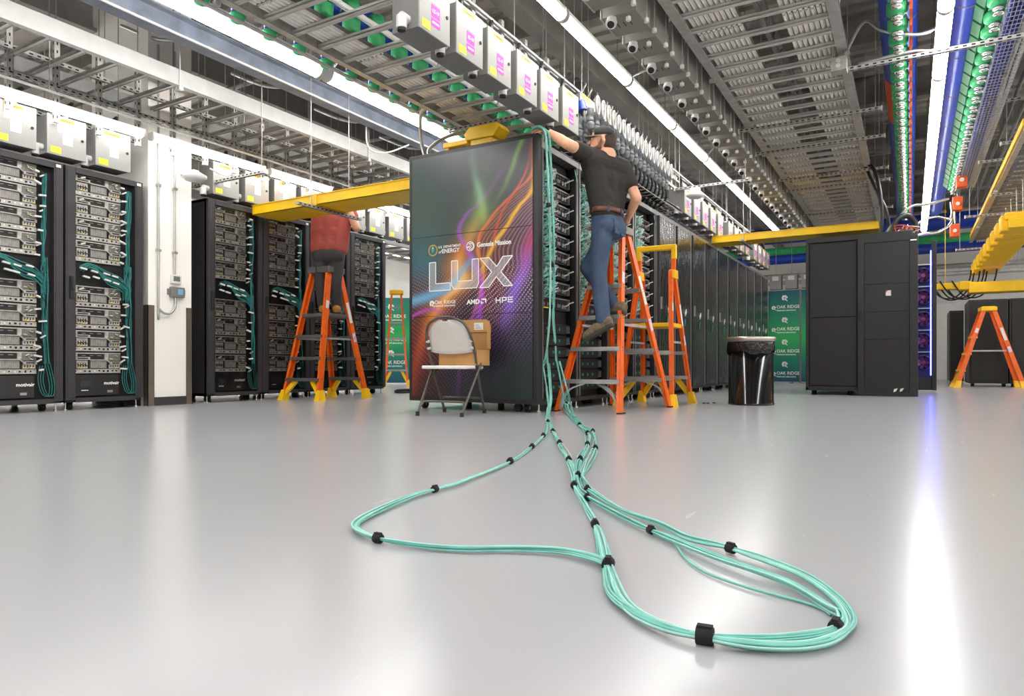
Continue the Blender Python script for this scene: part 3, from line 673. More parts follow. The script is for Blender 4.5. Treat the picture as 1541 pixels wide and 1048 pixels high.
for side in (0, 1):
    for j in range(nv+1):
        t = j/nv; z = .515+.255*t; hw = (.196-.02*t) if t < .45 else .187*math.sqrt(max(0.02, 1-((t-.45)/.60)**2))
        yc = -.02-.42*(z-.52)+.0
        for i in range(nu+1):
            q = -1+2*i/nu; zz = z
            if t == 1 and abs(q) < .35: zz = z-.012
            if t == 0: zz = z-.02*(1-q*q)
            vs_.append((hw*q, yc-.035*(1-q*q)+.014*side+.012, zz))
W_ = nu+1; K = (nu+1)*(nv+1)
fs = []
for j in range(nv):
    for i in range(nu):
        a = j*W_+i; fs.append((a, a+1, a+W_+1, a+W_)); fs.append((K+a, K+a+W_, K+a+W_+1, K+a+1))
for i in range(nu): fs.append((i, K+i, K+i+1, i+1)); a = nv*W_+i; fs.append((a, a+1, K+a+1, K+a))
for j in range(nv): a = j*W_; fs.append((a, a+W_, K+a+W_, K+a)); a += nu; fs.append((a, K+a, K+a+W_, a+W_))
b.add(vs_, fs, 0, True); b.build('backrest', 'chair_plastic', ch)
for s in (-1, 1):
    for z in (.545, .60): MB().cyl((s*.208, -.03-.4*(z-.52), z), (s*.182, -.03-.4*(z-.52), z), .012, n=8).build('back_clip', 'chair_plastic', ch)

bx = thing('cardboard_box', 'open brown cardboard box with a white label standing on the folding chair', 'box', (-3.235, 4.735, .402), .12)
def wall(n_, *a, **k): MB().box(*a).build(n_, k.get('m', 'cardboard'), bx)
wall('side_wall', -.17, .18, -.10, -.096, 0, .13); wall('side_wall', -.17, .18, .146, .15, 0, .13); wall('side_wall', -.17, -.166, -.10, .15, 0, .13); wall('side_wall', .176, .18, -.10, .15, 0, .13); wall('bottom', -.17, .18, -.10, .15, 0, .004, m='cardboard_in')
s = MB(); s.ob((.005, .165, .235), ((.175, 0, 0), (0, .002, 0), (0, .016, .11)), 0); ld = s.build('lid', 'cardboard_in', bx)
s = MB(); s.prism([(-.17, .285), (-.165, .385), (-.14, .392), (.14, .392), (.175, .375), (.182, .30), (.182, .285)], 'y', .160, .164); s.build('lid_flap', 'cardboard', ld)
s = MB(); s.box(.03, .115, .1575, .160, .305, .365); lb = s.build('shipping_label', 'paper', ld); lb['label'] = 'white printed label'
s = MB()
for i in range(4): s.box(.04+.008*(i % 2), .10-.01*i, .1565, .1575, .314+i*.011, .318+i*.011)
s.build('label_print', M('print_grey', '8a8a8a', .7), lb)
s = MB(); s.ob((.186, .12, .23), ((.004, 0, 0), (0, .03, 0), (0, 0, .09)), 0); s.build('side_flap', 'cardboard', ld)

# ================================================================== waste bin
can = thing('waste_bin', 'black metal waste bin with a silver rim and a black liner bag', 'bin', (-1.417, 7.32, 0))
MB().lathe([(0, .004), (.222, .004), (.226, 0), (.226, .018), (.221, .02), (.221, .63), (.205, .63), (.205, .03), (0, .03)], n=40).build('drum', 'can_black', can)
s = MB(); n = 40; vs_ = []
rr = random.Random(5); ph = [rr.uniform(0, 6) for _ in range(8)]
for j in range(9):
    t = j/8
    for i in range(n):
        a = 2*PI*i/n; r_ = .227+.006*math.sin(t*PI)*(1+math.sin(7*a+ph[0]))+.006*math.sin(17*a+ph[1]+5*t)*t
        zb = .655-.125*t*(1+.13*math.sin(3*a+ph[2])+.08*math.sin(8*a+ph[3])); vs_.append((r_*math.cos(a), r_*math.sin(a), zb))
s.add(vs_, [(j*n+i, j*n+(i+1) % n, (j+1)*n+(i+1) % n, (j+1)*n+i) for j in range(8) for i in range(n)], 0, True); s.build('liner_bag', 'bag_black', can)
s = MB(); s.lathe([(.236, .645), (.244, .655), (.244, .682), (.236, .69), (.14, .695), (.13, .68), (.14, .67), (.22, .655), (.236, .645)], n=40); s.build('rim', M('rim_steel', 'b5ada4', .28, .85, var=.08), can)
for i, (dx, dy) in enumerate(((-.45, -.12), (-.38, .02), (-.42, -.08))):
    s = MB(); s.ob((-1.417+dx, 7.32+dy, .006), ((.014, .004, 0), (-.003, .008, 0), (0, 0, .005)), 0); tag(s.build('debris_chip', 'black_rubber'), 'tiny black scrap lying on the floor beside the waste bin', 'scrap', 'scraps by the bin')

# ================================================================== step ladders
def ladder(label, loc, rz, wb, wt, sp, spt, H, zf, zb, foot='yellow', cap='yellow', brace='yellow', cap_z=.05, plat=None, guard=None, railw=.07, steps_back=True, group=None, tread='alu', gus=.24):
    t = thing('step_ladder', label, 'ladder', loc, rz, group)
    def at(sx, sy, z): k = z/H; return Vector((sx*(wb+(wt-wb)*k)/2, sy*(sp+(spt-sp)*k)/2, z))
    for sx in (-1, 1):
        for sy in (-1, 1):
            p, q = at(sx, sy, .0), at(sx, sy, H); d = (q-p).normalized(); side = d.cross(Vector((1, 0, 0))).normalized(); xx = Vector((1, 0, 0))
            r_ = MB(); L = (q-p).length/2; c = (p+q)/2
            r_.ob(c, (d*L, side*railw/2, xx*.004))
            for e in (-1, 1): r_.ob(c+side*(e*(railw/2-.004))-xx*(sx*.014), (d*L, side*.004, xx*.016))
            rl = r_.build('rail', 'orange', t)
            f = MB()
            if foot == 'yellow':
                P = at(sx, sy, .0); Q = at(sx, sy, .12)
                v8 = []
                for (cc, ww, hh) in ((P, .056, .048), (Q, .040, .026)):
                    for (i, j) in ((-1,-1),(1,-1),(1,1),(-1,1)): v8.append((cc.x+i*hh/1.2, cc.y+j*ww, cc.z))
                f.add(v8, [(3,2,1,0),(4,5,6,7),(0,1,5,4),(1,2,6,5),(2,3,7,6),(3,0,4,7)])
            else:
                P = at(sx, sy, .0); f.box(P.x-.022, P.x+.022, P.y-.045, P.y+.045, 0, .012)
            f.build('foot', foot, t)
            rv = MB()
            for z in (zf if sy < 0 else zb):
                a = at(sx, sy, z)
                for dz in (-.012, .012): rv.cyl((a.x+sx*.003, a.y, a.z+dz), (a.x+sx*.009, a.y, a.z+dz), .006, n=6)
            if zf or zb: rv.build('rivets', 'chrome', rl)
    for zz, sy in ((zf, -1), (zb, 1)):
        for k, z in enumerate(zz):
            a, b_ = at(-1, sy, z), at(1, sy, z); s = MB(); s.box(a.x+.005, b_.x-.005, a.y-.05, a.y+.05, z-.016, z+.016)
            for i in range(4): s.box(a.x+.005, b_.x-.005, a.y-.045+i*.026, a.y-.035+i*.026, z+.016, z+.019)
            s.build('tread', tread, t)
            if k == 0:
                for sx in (-1, 1):
                    e = at(sx, sy, .06); g = at(sx, sy, z-.012); g.x -= sx*gus*wb
                    if brace == 'yellow':
                        s = MB(); s.bar((e.x-sx*.02, e.y, e.z+.02), (g.x, g.y, g.z), .05, .035, up=(0, 1, 0)); s.build('gusset', 'yellow', t)
                    else:
                        s = MB(); P = cat_rom([(e.x-sx*.015, e.y, .02), (e.x-sx*.05, e.y, z*.45), (e.x-sx*.12, e.y, z*.75), (g.x-sx*.06, g.y, z-.015)], 5)
                        for i in range(len(P)-1): s.bar(P[i], P[i+1], .05, .012, up=(0, 0, 1) if abs((P[i+1]-P[i]).normalized().z) < .9 else (1, 0, 0))
                        s.build('arched_brace', 'alu', t)
    a, b_ = at(-1, -1, H), at(1, 1, H)
    if cap:
        s = MB(); s.box(a.x-.03, b_.x+.03, a.y-.05, b_.y+.05, H-.03, H+cap_z-.01); s.box(a.x-.01, b_.x+.01, a.y-.03, b_.y+.03, H+cap_z-.012, H+cap_z); s.build('top_cap', cap, t, bevel=.008)
    if plat:
        a, b_ = at(-1, -1, plat), at(1, 1, plat); s = MB(); s.box(a.x, b_.x, a.y-.03, b_.y+.02, plat-.02, plat+.02); s.build('platform', 'yellow' if guard else tread, t, bevel=.004)
    if guard:
        a, b_ = at(-1, 1, H), at(1, 1, H)
        for q in (a, b_): s = MB(); s.bar((q.x, 0, H-.02), (q.x, 0, guard), .05, .04, up=(1, 0, 0)); s.build('guard_post', 'orange', t)
        s = MB(); s.box(a.x-.03, b_.x+.03, -.03, .03, guard-.01, guard+.045); s.box(a.x-.03, a.x+.02, -.03, .03, guard-.11, guard); s.box(b_.x-.02, b_.x+.03, -.03, .03, guard-.11, guard); s.build('guard_rail', 'yellow', t, bevel=.01)
        for q in (a, b_): s = MB(); s.box(q.x-.03, q.x+.03, -.07, .07, H-.07, H+.02); s.build('hinge_block', 'yellow', t, bevel=.006)
    # spreader bars and printed stickers on one rail
    for sx in (-1, 1):
        z = H*.47; p, q = at(sx, -1, z), at(sx, 1, z); s = MB(); s.bar((p.x-sx*.03, p.y, p.z), (q.x-sx*.03, q.y, q.z), .004, .022); s.build('spreader', 'galv', t)
    for sx, sy, z0, z1, mm in ((1, -1, .70, .76, 'paper'), (1, 1, .60, .76, 'paper'), (1, 1, .45, .52, 'sticker_violet')):
        p, q = at(sx, sy, H*z0), at(sx, sy, H*z1); s = MB(); s.bar((p.x+.005, p.y, p.z), (q.x+.005, q.y, q.z), .045, .003, up=(1, 0, 0)); s.build('sticker', mm, t)
    return t
M('sticker_violet', 'cfc8e4', .5)
M('alu_dark', '77726e', .4, .6, var=.12)
ladder('orange twin step ladder under the person in the red shirt', (-6.03, 5.95, 0), .05, .56, .27, .82, .18, 1.52, [.235, .48, .735], [.235, .48, .735], cap='alu_dark', plat=.985, tread='alu_dark')
ladder('orange step ladder with grey arched braces under the person in the black shirt', (-2.34, 5.92, 0), -.07, .62, .20, 1.10, .10, 1.62, [.262, .545, .825, 1.10], [.262, .545, .825, 1.10], foot='black_rubber', cap='alu_dark', brace='alu', gus=.24)
ladder('orange platform ladder with yellow guard rail and platform beside the centre row', (-2.28, 6.90, 0), .04, .56, .36, .80, .12, 1.36, [.27, .53], [.27, .53], cap=None, plat=.81, guard=1.60)
ladder('tall orange step ladder with yellow top standing before the green backdrop', (-8.62, 10.35, 0), .69, .46, .20, .9, .16, 1.80, [.3, .6, .9, 1.2, 1.5], [])
ladder('orange step ladder with yellow top beside the far black racks', (1.20, 14.95, 0), -1.49, .5, .28, 1.0, .14, 1.40, [.3, .6, .9], [], tread='yellow')

# ================================================================== teal cable bundles
def bundle(name, label, paths, ties, r0=.0024, wob=.006, grp=None):
    """paths: list of (control points, strands, spread, lay): every strand wanders round its path and lies on the floor"""
    t = thing(name, label, 'cable bundle', tuple(Vector(paths[0][0][-1]).to_2d().to_3d()), 0, grp)
    strand = MB()
    for pi_, (pts, n, spread) in enumerate(paths):
        C = cat_rom(pts, 10); N = len(C)
        # arc length for ties: strands are gathered near ties
        rnd = random.Random(len(pts)*31+n)
        for s_ in range(n):
            a0 = rnd.uniform(0, 2*PI); fr_ = rnd.uniform(.25, .7); rad = rnd.uniform(.35, 1.); ph_ = rnd.uniform(0, 6.3); fq = rnd.uniform(.5, 1.2)
            P = []; dist = 0
            for i in range(N):
                if i: dist += (C[i]-C[i-1]).length
                tg = (C[min(i+1, N-1)]-C[max(i-1, 0)]).normalized(); sd = tg.cross(Vector((0, 0, 1)))
                if sd.length < .3: sd = Vector((.5, -.86, 0))
                sd.normalize(); up = sd.cross(tg)
                sq = 1.
                for tp in ties:
                    dd = (C[i]-Vector(tp[0])).length; sq = min(sq, .42+dd/(.10 if dist < 99 else 1)) if dd < .12 else sq
                ang = a0+fr_*dist*5
                o_ = rad*spread*sq*math.cos(ang)+spread*.5*sq*math.sin(fq*dist*4+ph_); h_ = rad*spread*.55*sq*math.sin(ang)
                q = C[i]+sd*o_+up*h_
                q.z = max(q.z, r0+.0005); P.append(q)
            strand.tube(P, r0*rnd.uniform(.85, 1.1), 5, 0 if rnd.random() < .7 else 1, caps=False)
    strand.build('cable_strands', ['teal', 'teal_pale'], t, world=True, kind='stuff')
    for (p, d, r_) in ties:
        d = Vector(d).normalized(); c = Vector(p); s = MB(); n = 12; prof = []
        w_ = r_*.75
        s.tube([c-d*w_, c-d*w_*.9, c+d*w_*.9, c+d*w_], [r_*.78, r_*.82, r_*.82, r_*.78], 12)
        s.ob(c+Vector((0, 0, r_*.82)), (d*w_*.9, d.cross(Vector((0, 0, 1))).normalized()*r_*.35 if abs(d.z) < .9 else Vector((.003, 0, 0)), Vector((0, 0, .002))))
        s.build('tie_wrap', 'black_tie', t, world=True)
    return t
M('black_tie', '1c1720', .85, bump=.3, bscale=400)
def z_(pts, z): return [(p[0], p[1], z) for p in pts]
A = [(-2.70,5.17,.40),(-2.63,5.12,.12),(-2.55,4.95,.012),(-1.948,3.767,.01),(-1.784,3.416,.01),(-1.59,2.925,.01),(-1.425,2.433,.01),(-1.325,1.945,.01),(-1.316,1.77,.01),(-1.31,1.647,.01),(-1.271,1.471,.01),(-1.232,1.344,.01),(-1.192,1.272,.01),(-1.135,1.229,.01),(-1.057,1.204,.01),(-.946,1.203,.01),(-.845,1.226,.01),(-.738,1.289,.01),(-.646,1.316,.012),(-.562,1.294,.015),(-.517,1.267,.016)]
L1_ = z_([(-.517,1.265),(-.42,1.09),(-.346,1.023),(-.26,1.004),(-.171,1.021),(-.113,1.063),(-.084,1.129),(-.079,1.204),(-.114,1.306),(-.188,1.413),(-.336,1.519),(-.44,1.56),(-.542,1.663),(-.702,1.782),(-.892,2.012)], .012)
L2_ = z_([(-.517,1.265),(-.452,1.129),(-.386,1.058),(-.319,1.018),(-.26,1.015),(-.184,1.048),(-.123,1.1),(-.098,1.147),(-.099,1.208),(-.118,1.231),(-.2,1.334),(-.348,1.431),(-.538,1.588),(-.678,1.721),(-.84,1.895)], .012)
Mi = [(-2.66,5.17,.42),(-2.57,5.05,.14),(-2.46,4.8,.012),(-1.851,3.667,.01),(-1.546,3.138,.01),(-1.239,2.603,.01),(-1.084,2.312,.01),(-.959,2.055,.01),(-.793,1.77,.01),(-.681,1.582,.01),(-.598,1.429,.012),(-.52,1.269,.016)]
R1_ = [(-2.60,5.22,.44),(-2.56,5.25,.2),(-2.50,5.20,.03),(-1.897,4.15,.01),(-1.625,3.664,.01),(-1.4,3.158,.01),(-1.206,2.645,.01),(-1.036,2.254,.01),(-.924,2.02,.01),(-.836,1.885,.01)]
R2_ = [(-2.58,5.24,.44),(-2.53,5.28,.2),(-2.47,5.22,.03),(-1.835,4.075,.01),(-1.644,3.787,.01),(-1.302,3.03,.01),(-1.104,2.49,.01),(-1.012,2.235,.01),(-.892,2.012,.01)]
Tn = z_([(-.538,1.588),(-.472,1.542),(-.411,1.428),(-.349,1.348),(-.257,1.292),(-.146,1.254),(-.112,1.218)], .004)
bundle('cable_bundle', 'teal cable bundle sweeping out left across the floor in a wide bend', [(A, 9, .0095)],
    [((-1.59,2.925,.012), (.3,-.9,0), .016), ((-1.425,2.433,.012), (.2,-.95,0), .016), ((-1.316,1.77,.011), (.03,-1,0), .0135), ((-1.057,1.204,.011), (1,-.06,0), .0135), ((-2.2,4.28,.012), (.46,-.9,0), .016), ((-1.784,3.416,.012), (.37,-.93,0), .016)])
bundle('cable_bundle', 'teal cable bundle running straight out from the rack corner to the loop tie', [(Mi, 9, .013)],
    [((-1.851,3.667,.012), (.48,-.87,0), .017), ((-1.546,3.138,.012), (.5,-.87,0), .017), ((-1.239,2.603,.012), (.47,-.88,0), .016), ((-.959,2.055,.012), (.43,-.9,0), .015), ((-.681,1.582,.012), (.47,-.88,0), .013), ((-.517,1.267,.015), (.3,-.95,0), .016)])
bundle('cable_bundle', 'teal cable bundle with many ties wandering out beside the ladder feet', [(R1_, 6, .016), (R2_, 6, .016)],
    [((-1.897,4.15,.012), (.5,-.86,0), .017), ((-1.625,3.664,.012), (.42,-.9,0), .016), ((-1.644,3.787,.012), (.35,-.93,0), .016), ((-1.302,3.03,.012), (.4,-.92,0), .016), ((-1.4,3.158,.012), (.4,-.92,0), .016), ((-1.206,2.645,.012), (.4,-.9,0), .015), ((-1.036,2.254,.012), (.43,-.9,0), .014), ((-.892,2.012,.012), (.55,-.8,0), .013), ((-.836,1.885,.012), (.5,-.86,0), .013)])
bundle('cable_bundle', 'big teal cable loop lying on the floor nearest the open space', [(L1_, 8, .0105), (L2_, 7, .0095), (Tn, 1, .001)],
    [((-.26,1.008,.013), (1,.1,0), .0165), ((-.336,1.519,.012), (-.85,.45,0), .013), ((-.538,1.588,.012), (-.75,.66,0), .012), ((-.098,1.147,.012), (.1,1,0), .013)])
# cables hanging down the rack corner from the raised hand
H1 = [(-2.765,5.10,2.40),(-2.70,5.085,2.41),(-2.645,5.09,2.36),(-2.632,5.10,2.2),(-2.625,5.12,1.9),(-2.62,5.14,1.5),(-2.622,5.15,1.1),(-2.63,5.15,.8),(-2.66,5.16,.55),(-2.70,5.17,.40)]
H2 = [(-2.76,5.12,2.40),(-2.69,5.10,2.405),(-2.625,5.12,2.35),(-2.615,5.13,2.2),(-2.61,5.15,1.9),(-2.602,5.17,1.5),(-2.602,5.18,1.1),(-2.612,5.185,.8),(-2.60,5.20,.6),(-2.60,5.22,.44)]
H3 = [p[:2]+(p[2],) for p in H1[:-1]]+[(-2.66,5.17,.42)]
bundle('cable_bundle', 'teal cables hanging down the corner of the LUX rack from its top edge', [(H1, 12, .017), (H2, 13, .018), (H3, 10, .016)],
    [((-2.628,5.12,1.75), (0,0,1), .022), ((-2.615,5.16,1.25), (0,0,1), .022), ((-2.625,5.16,.9), (0,0,1), .022), ((-2.6,5.205,.58), (0,0,1), .018)])

# ================================================================== green step-and-repeat backdrops
bm_ = bpy.data.materials.new('backdrop_print'); bm_.use_nodes = True; MT['backdrop_print'] = bm_
S = SN(bm_.node_tree); _tc = S.n.new('ShaderNodeTexCoord'); _sp = S.n.new('ShaderNodeSeparateXYZ'); S.l.new(_tc.outputs['Object'], _sp.inputs[0])
_c = S.ramp(S.op('DIVIDE', _sp.outputs[2], 2.1), [(0, '12486a'), (1, '174f68'), (.25, '178068'), (.48, '2fae5c'), (.7, '1f8a66')])
S.l.new(_c, S.n['Principled BSDF'].inputs['Base Color']); S.n['Principled BSDF'].inputs['Roughness'].default_value = .6
def backdrop(label, loc, rz, W, H, cols, dz, x0):
    t = thing('backdrop', label, 'backdrop', loc, rz)
    pn = MB().box(-W/2, W/2, 0, .03, .03, H).build('printed_panel', 'backdrop_print', t)
    for x in (-W/2, W/2): MB().box(x-.012, x+.012, -.004, .034, .0, H+.01).build('frame_post', 'galv_dark', t)
    for s in (-1, 1): MB().box(s*W*.35-.03, s*W*.35+.03, -.12, .15, 0, .015).build('stand_foot', 'galv_dark', t)
    k = 0
    for c in range(cols):
        x = x0+c*.66
        z = .17 if c % 2 == 0 else .17+dz/2
        while z < H-.1:
            if -W/2 < x-.28 and x+.27 < W/2+.02:
                leaf_mark(x-.23, z+.03, .055, -.002).build('leaf_mark', 'text_white', pn)
                for s_, zz, sz, sx_ in (('OAK RIDGE', z+.015, .10, .92), ('National Laboratory', z-.045, .05, .98)):
                    text('laboratory_name', s_, sz, (x-.17, -.001, zz), '-y', 'text_white', pn, bold=.001, sx=sx_, world=False)
            leaf_mark(x, z+dz/2, .075, -.002).build('leaf_mark', 'text_white', pn)
            z += dz
    return t
backdrop('green laboratory backdrop standing past the end of the centre row', (-2.72, 16.3, 0), 0, 1.22, 2.07, 2, .495, .29)
backdrop('narrow green backdrop panel beside the black cabinet with the open door', (-1.86, 16.34, 0), 0, .48, 2.07, 0, .495, 0)
backdrop('green laboratory backdrop behind the tall ladder beyond the left cabinets', (-8.9, 11.35, 0), .60, 2.6, 1.80, 5, .48, -1.2)

t = thing('coiled_cable', 'small black and yellow coiled cord lying on the floor by the last left cabinet', 'cable', (-6.3, 7.75, 0)); rz_ = random.Random(2); s = MB()
for i in range(4): s.tube(cat_rom([(.13*math.cos(a)*(1-.1*i)+rz_.uniform(-.02, .02), .16*math.sin(a), .014+.012*i) for a in [2*PI*k/10 for k in range(11)]], 3), .012, 6)
s.build('coil', 'black_cable', t); MB().tube(cat_rom([(.13, .0, .014), (.2, .1, .012), (.24, .22, .012)], 4), .010, 6).build('cord_end', 'flag_orange', t); MB().cb((.24, .24, .03), (.06, .09, .05)).build('plug', 'yellow', t, bevel=.01)

# ================================================================== black cabinet at the far end with the open door
M('cab_panel', '171413', .5, var=.08, scale=3)
M('cab_frame', '1f1c1b', .45, var=.06)
M('mesh_black', '171413', .35, var=.25, scale=120)
cb = thing('equipment_cabinet', 'large black cabinet with an open door and a blue lit side', 'cabinet', (-.58, 10.1, 0))
MB().box(-1.23, .02, 10.14, 12.6, .07, 2.10).build('cabinet_body', 'rack_black', cb, world=True)
s = MB(); s.box(-1.235, .03, 10.1, 12.65, 2.06, 2.13); s.box(-1.235, -1.2, 10.1, 10.16, .06, 2.08); s.box(-1.235, -.60, 10.1, 10.16, .06, .11); s.build('outer_frame', 'cab_frame', cb, world=True, bevel=.006)
for z0, z1 in ((1.05, 2.04), (.13, 1.04)):
    p = MB().box(-1.185, -.615, 10.115, 10.145, z0, z1).build('side_panel', 'cab_panel', cb, world=True, bevel=.004)
    MB().cyl((-1.15, 10.116, z1-.09), (-1.15, 10.108, z1-.09), .012, n=10).build('panel_lock', 'black_rubber', p, world=True)
for x0, x1 in ((-.60, -.525), (-.01, .085)): MB().box(x0, x1, 10.06, 10.12, .005, 2.06).build('door_stile', 'cab_frame', cb, world=True, bevel=.006)
MB().box(-.525, -.01, 10.065, 10.12, 2.0, 2.06).build('door_rail', 'cab_frame', cb, world=True); MB().box(-.525, -.01, 10.065, 10.12, .005, .045).build('door_rail', 'cab_frame', cb, world=True)
for z0, z1 in ((1.46, 2.0), (1.10, 1.455), (.74, 1.095), (.045, .735)): MB().box(-.522, -.012, 10.085, 10.105, z0, z1).build('door_panel', 'mesh_black', cb, world=True)
s = MB(); s.box(-.575, -.55, 10.03, 10.06, .98, 1.12); s.box(-.57, -.555, 10.02, 10.03, 1.0, 1.03); s.build('door_handle', 'black_rubber', cb, world=True, bevel=.004)
s = MB(); s.box(-.275, -.215, 10.08, 10.085, 1.30, 1.37); s.build('sticker', 'paper', cb, world=True)
s = MB(); s.prism([(-.275, 1.37), (-.245, 1.37), (-.275, 1.34)], 'y', 10.078, 10.08); s.build('sticker', 'flag_orange', cb, world=True)
for x, z in ((-.12, .06), (-.19, .055)): s = MB(); s.prism([(x, z), (x+.03, z+.01), (x+.05, z+.05), (x+.01, z+.04)], 'y', 10.08, 10.085); s.build('tag_scrap', 'paper', cb, world=True)
MB().box(.0, .07, 10.055, 10.06, 1.985, 2.0).build('label_plate', 'text_white', cb, world=True)
for x in (-1.15, -.7): s = MB(); s.cyl((x, 10.3, 0), (x, 10.3, .07), .035, n=10); s.build('caster', 'black_rubber', cb, world=True)
# rear door with fans, opened out past the cabinet side
M('fan_copper', '6e3a44', .3, .5, var=.3, scale=20)
dr = thing('fan_door', 'opened fan door lit by blue strip light on the black cabinet side', 'door', (.2, 11.95, 0))
MB().box(.02, .07, 11.9, 12.0, .03, 2.2).build('hinge_stile', 'rack_black', dr, world=True)
MB().box(.275, .335, 11.85, 12.0, .03, 2.24).build('outer_stile', 'cab_frame', dr, world=True, bevel=.004)
MB().box(.07, .275, 11.98, 12.0, .03, 1.9).build('door_back', 'rack_black', dr, world=True)
MB().box(.07, .275, 11.9, 11.98, .03, .22).build('kick_plate', 'rack_black', dr, world=True)
for i in range(5):
    z = .44+i*.325; s = MB(); s.lathe([(.10, -.05), (.115, -.05), (.115, .04), (.10, .04)], (.165, 11.93, z), 20, ax='y'); f_ = s.build('fan_ring', 'mesh_black', dr, world=True)
    s = MB()
    for k in range(7):
        a = 2*PI*k/7; s.bar((.165+.02*math.cos(a), 11.94, z+.02*math.sin(a)), (.165+.095*math.cos(a), 11.92, z+.095*math.sin(a)), .045, .006, up=(.3, 1, 0))
    s.cyl((.165, 11.95, z), (.165, 11.90, z), .03, n=12); s.build('fan_blades', 'fan_copper', f_, world=True)
    MB().box(.07, .275, 11.88, 11.98, z+.15, z+.165).build('divider', 'edge_steel', dr, world=True)
MB().box(.255, .268, 11.86, 11.872, .25, 2.1).build('light_strip', 'led_blue', dr, world=True)
MB().box(.072, .082, 11.88, 11.892, .25, 1.9).build('light_strip', 'led_blue', dr, world=True)
# hoses and wiring on the cabinet top
for i, (pts, r_, m_, lb) in enumerate((
    ([(-.35, 10.5, 2.13), (-.33, 10.5, 2.5), (-.40, 10.6, 3.0), (-.5, 10.7, 3.2)], .025, 'black_cable', 'thick black hose rising from the top of the black cabinet'),
    ([(-.25, 10.6, 2.13), (-.27, 10.55, 2.45), (-.40, 10.65, 2.8), (-.55, 10.8, 3.2)], .022, 'black_cable', 'black hose curving up off the black cabinet to the tray'),
    ([(-.22, 10.4, 2.15), (-.16, 10.4, 2.32), (-.05, 10.45, 2.38), (.05, 10.5, 2.30), (.06, 10.5, 2.13)], .035, 'black_cable', 'fat black hose arching over the black cabinet top'),
    ([(-.3, 10.5, 2.16), (-.2, 10.5, 2.3), (0, 10.5, 2.5), (.2, 10.7, 2.55), (.45, 11.2, 2.7)], .016, 'conduit', 'grey flexible hose from the black cabinet to the pipe valves'),
    ([(-.1, 10.9, 2.14), (.1, 10.9, 2.35), (.3, 11.1, 2.45), (.5, 11.6, 2.5), (.52, 12, 2.8)], .018, 'chrome', 'braided steel hose from the black cabinet top to the right pipe'),
    ([(-.05, 11.4, 2.14), (.1, 11.5, 2.28), (.35, 11.6, 2.32), (.52, 11.9, 2.5), (.53, 12.2, 2.8)], .018, 'chrome', 'braided steel hose looping low off the black cabinet top'))):
    tag(MB().tube(cat_rom(pts, 8), r_, 8).build('hose', m_), lb, 'hose')
rw = random.Random(3); s = MB()
for i in range(16):
    x = rw.uniform(-.25, .0); y = rw.uniform(10.3, 10.7); s.tube(cat_rom([(x, y, 2.135), (x+rw.uniform(-.08, .08), y, 2.14+rw.uniform(.04, .12)), (x+rw.uniform(-.1, .15), y+rw.uniform(-.1, .1), 2.14+rw.uniform(.02, .1)), (x+rw.uniform(-.05, .15), y, 2.137)], 3), .006, 4, rw.choice((0, 0, 1, 2)))
tag(s.build('loose_wiring', ['conduit', 'flag_orange', 'white_plastic'], kind='stuff'), 'tangle of loose white and red wires on the black cabinet', 'wires')

# ================================================================== far right: racks, raceway
for i in range(4):
    t = thing('server_rack', 'plain black rack in the far row behind the right hand ladder', 'server rack', (.95+.62*i, 15.4, 0), 0, 'far black racks')
    MB().box(0, .6, 0, 1.2, .06, 1.62).build('cabinet_body', 'rack_black', t)
    d = MB().box(.03, .57, -.03, 0, .09, 1.58).build('door', 'cab_panel', t, bevel=.004); MB().box(.5, .52, -.045, -.03, .8, .95).build('handle', 'black_rubber', d)
    for k in range(3): MB().box(.13+.14*k, .137+.14*k, -.034, -.03, .12, 1.55).build('door_rib', 'cab_frame', d)
    for x in (.06, .54): MB().cyl((x, .1, 0), (x, .1, .07), .03, n=8).build('caster', 'black_rubber', t)
t = thing('server_rack', 'narrow black rack seen side on at the far aisle end', 'server rack', (.72, 17.2, 0), 0)
MB().box(-.0, .25, 0, 1.2, .06, 1.55).build('cabinet_body', 'rack_black', t); MB().box(.02, .23, -.03, 0, .09, 1.5).build('door', 'cab_panel', t)
for x in (.04, .21): MB().cyl((x, .1, 0), (x, .1, .07), .025, n=8).build('caster', 'black_rubber', t)
for i in range(9):      # stepped fibre raceway covers
    t = thing('fibre_raceway', 'yellow fibre raceway section with a raised cover above the far racks', 'raceway', (1.13, 11.0+.62*i, 2.2), 0, 'raceway sections above the far racks')
    MB().box(-.02, .34, 0, .60, 0, .12).build('trough', 'yellow_tray', t, bevel=.01)
    s = MB(); s.box(-.05, .2, .08, .44, .12, .22); s.box(-.09, .0, .12, .40, -.02, .20); s.build('raised_cover', 'yellow', t, bevel=.02)
    s = MB(); s.cyl((.16, .26, .12), (.16, .26, .745), .006, n=5); s.build('hanger_rod', 'galv', t)
s = MB(); s.box(.95, 1.9, 15.35, 15.75, 1.75, 1.95); s.box(.8, 1.0, 15.4, 15.7, 1.82, 1.98); tag(s.build('fibre_raceway', 'yellow_tray', bevel=.02), 'wide yellow raceway lying across the far black racks', 'raceway')
s = MB(); s.box(.40, 1.2, 16.0, 16.25, 1.9, 2.02); s.cyl((.6, 16.1, 2.0), (.6, 16.1, CZ), .006, n=5); tag(s.build('fibre_raceway', 'yellow_tray', bevel=.02), 'short yellow raceway crossing the aisle by the white wall', 'raceway')
for i, (x, y) in enumerate(((.55, 15.9), (.7, 16.1), (.82, 16.2), (.95, 15.9), (.62, 16.3), (.75, 15.85))):
    s = MB(); s.tube(cat_rom([(x-.25, y, 2.05), (x-.05, y, 1.75), (x+.2, y-.05, 1.72), (x+.4, y-.2, 1.95), (x+.45, y-.3, 2.2)], 6), .014, 5, 0); tag(s.build('black_cable', 'black_cable'), 'black cable sagging below the yellow raceway near the white wall', 'cable', 'sagging black cables')
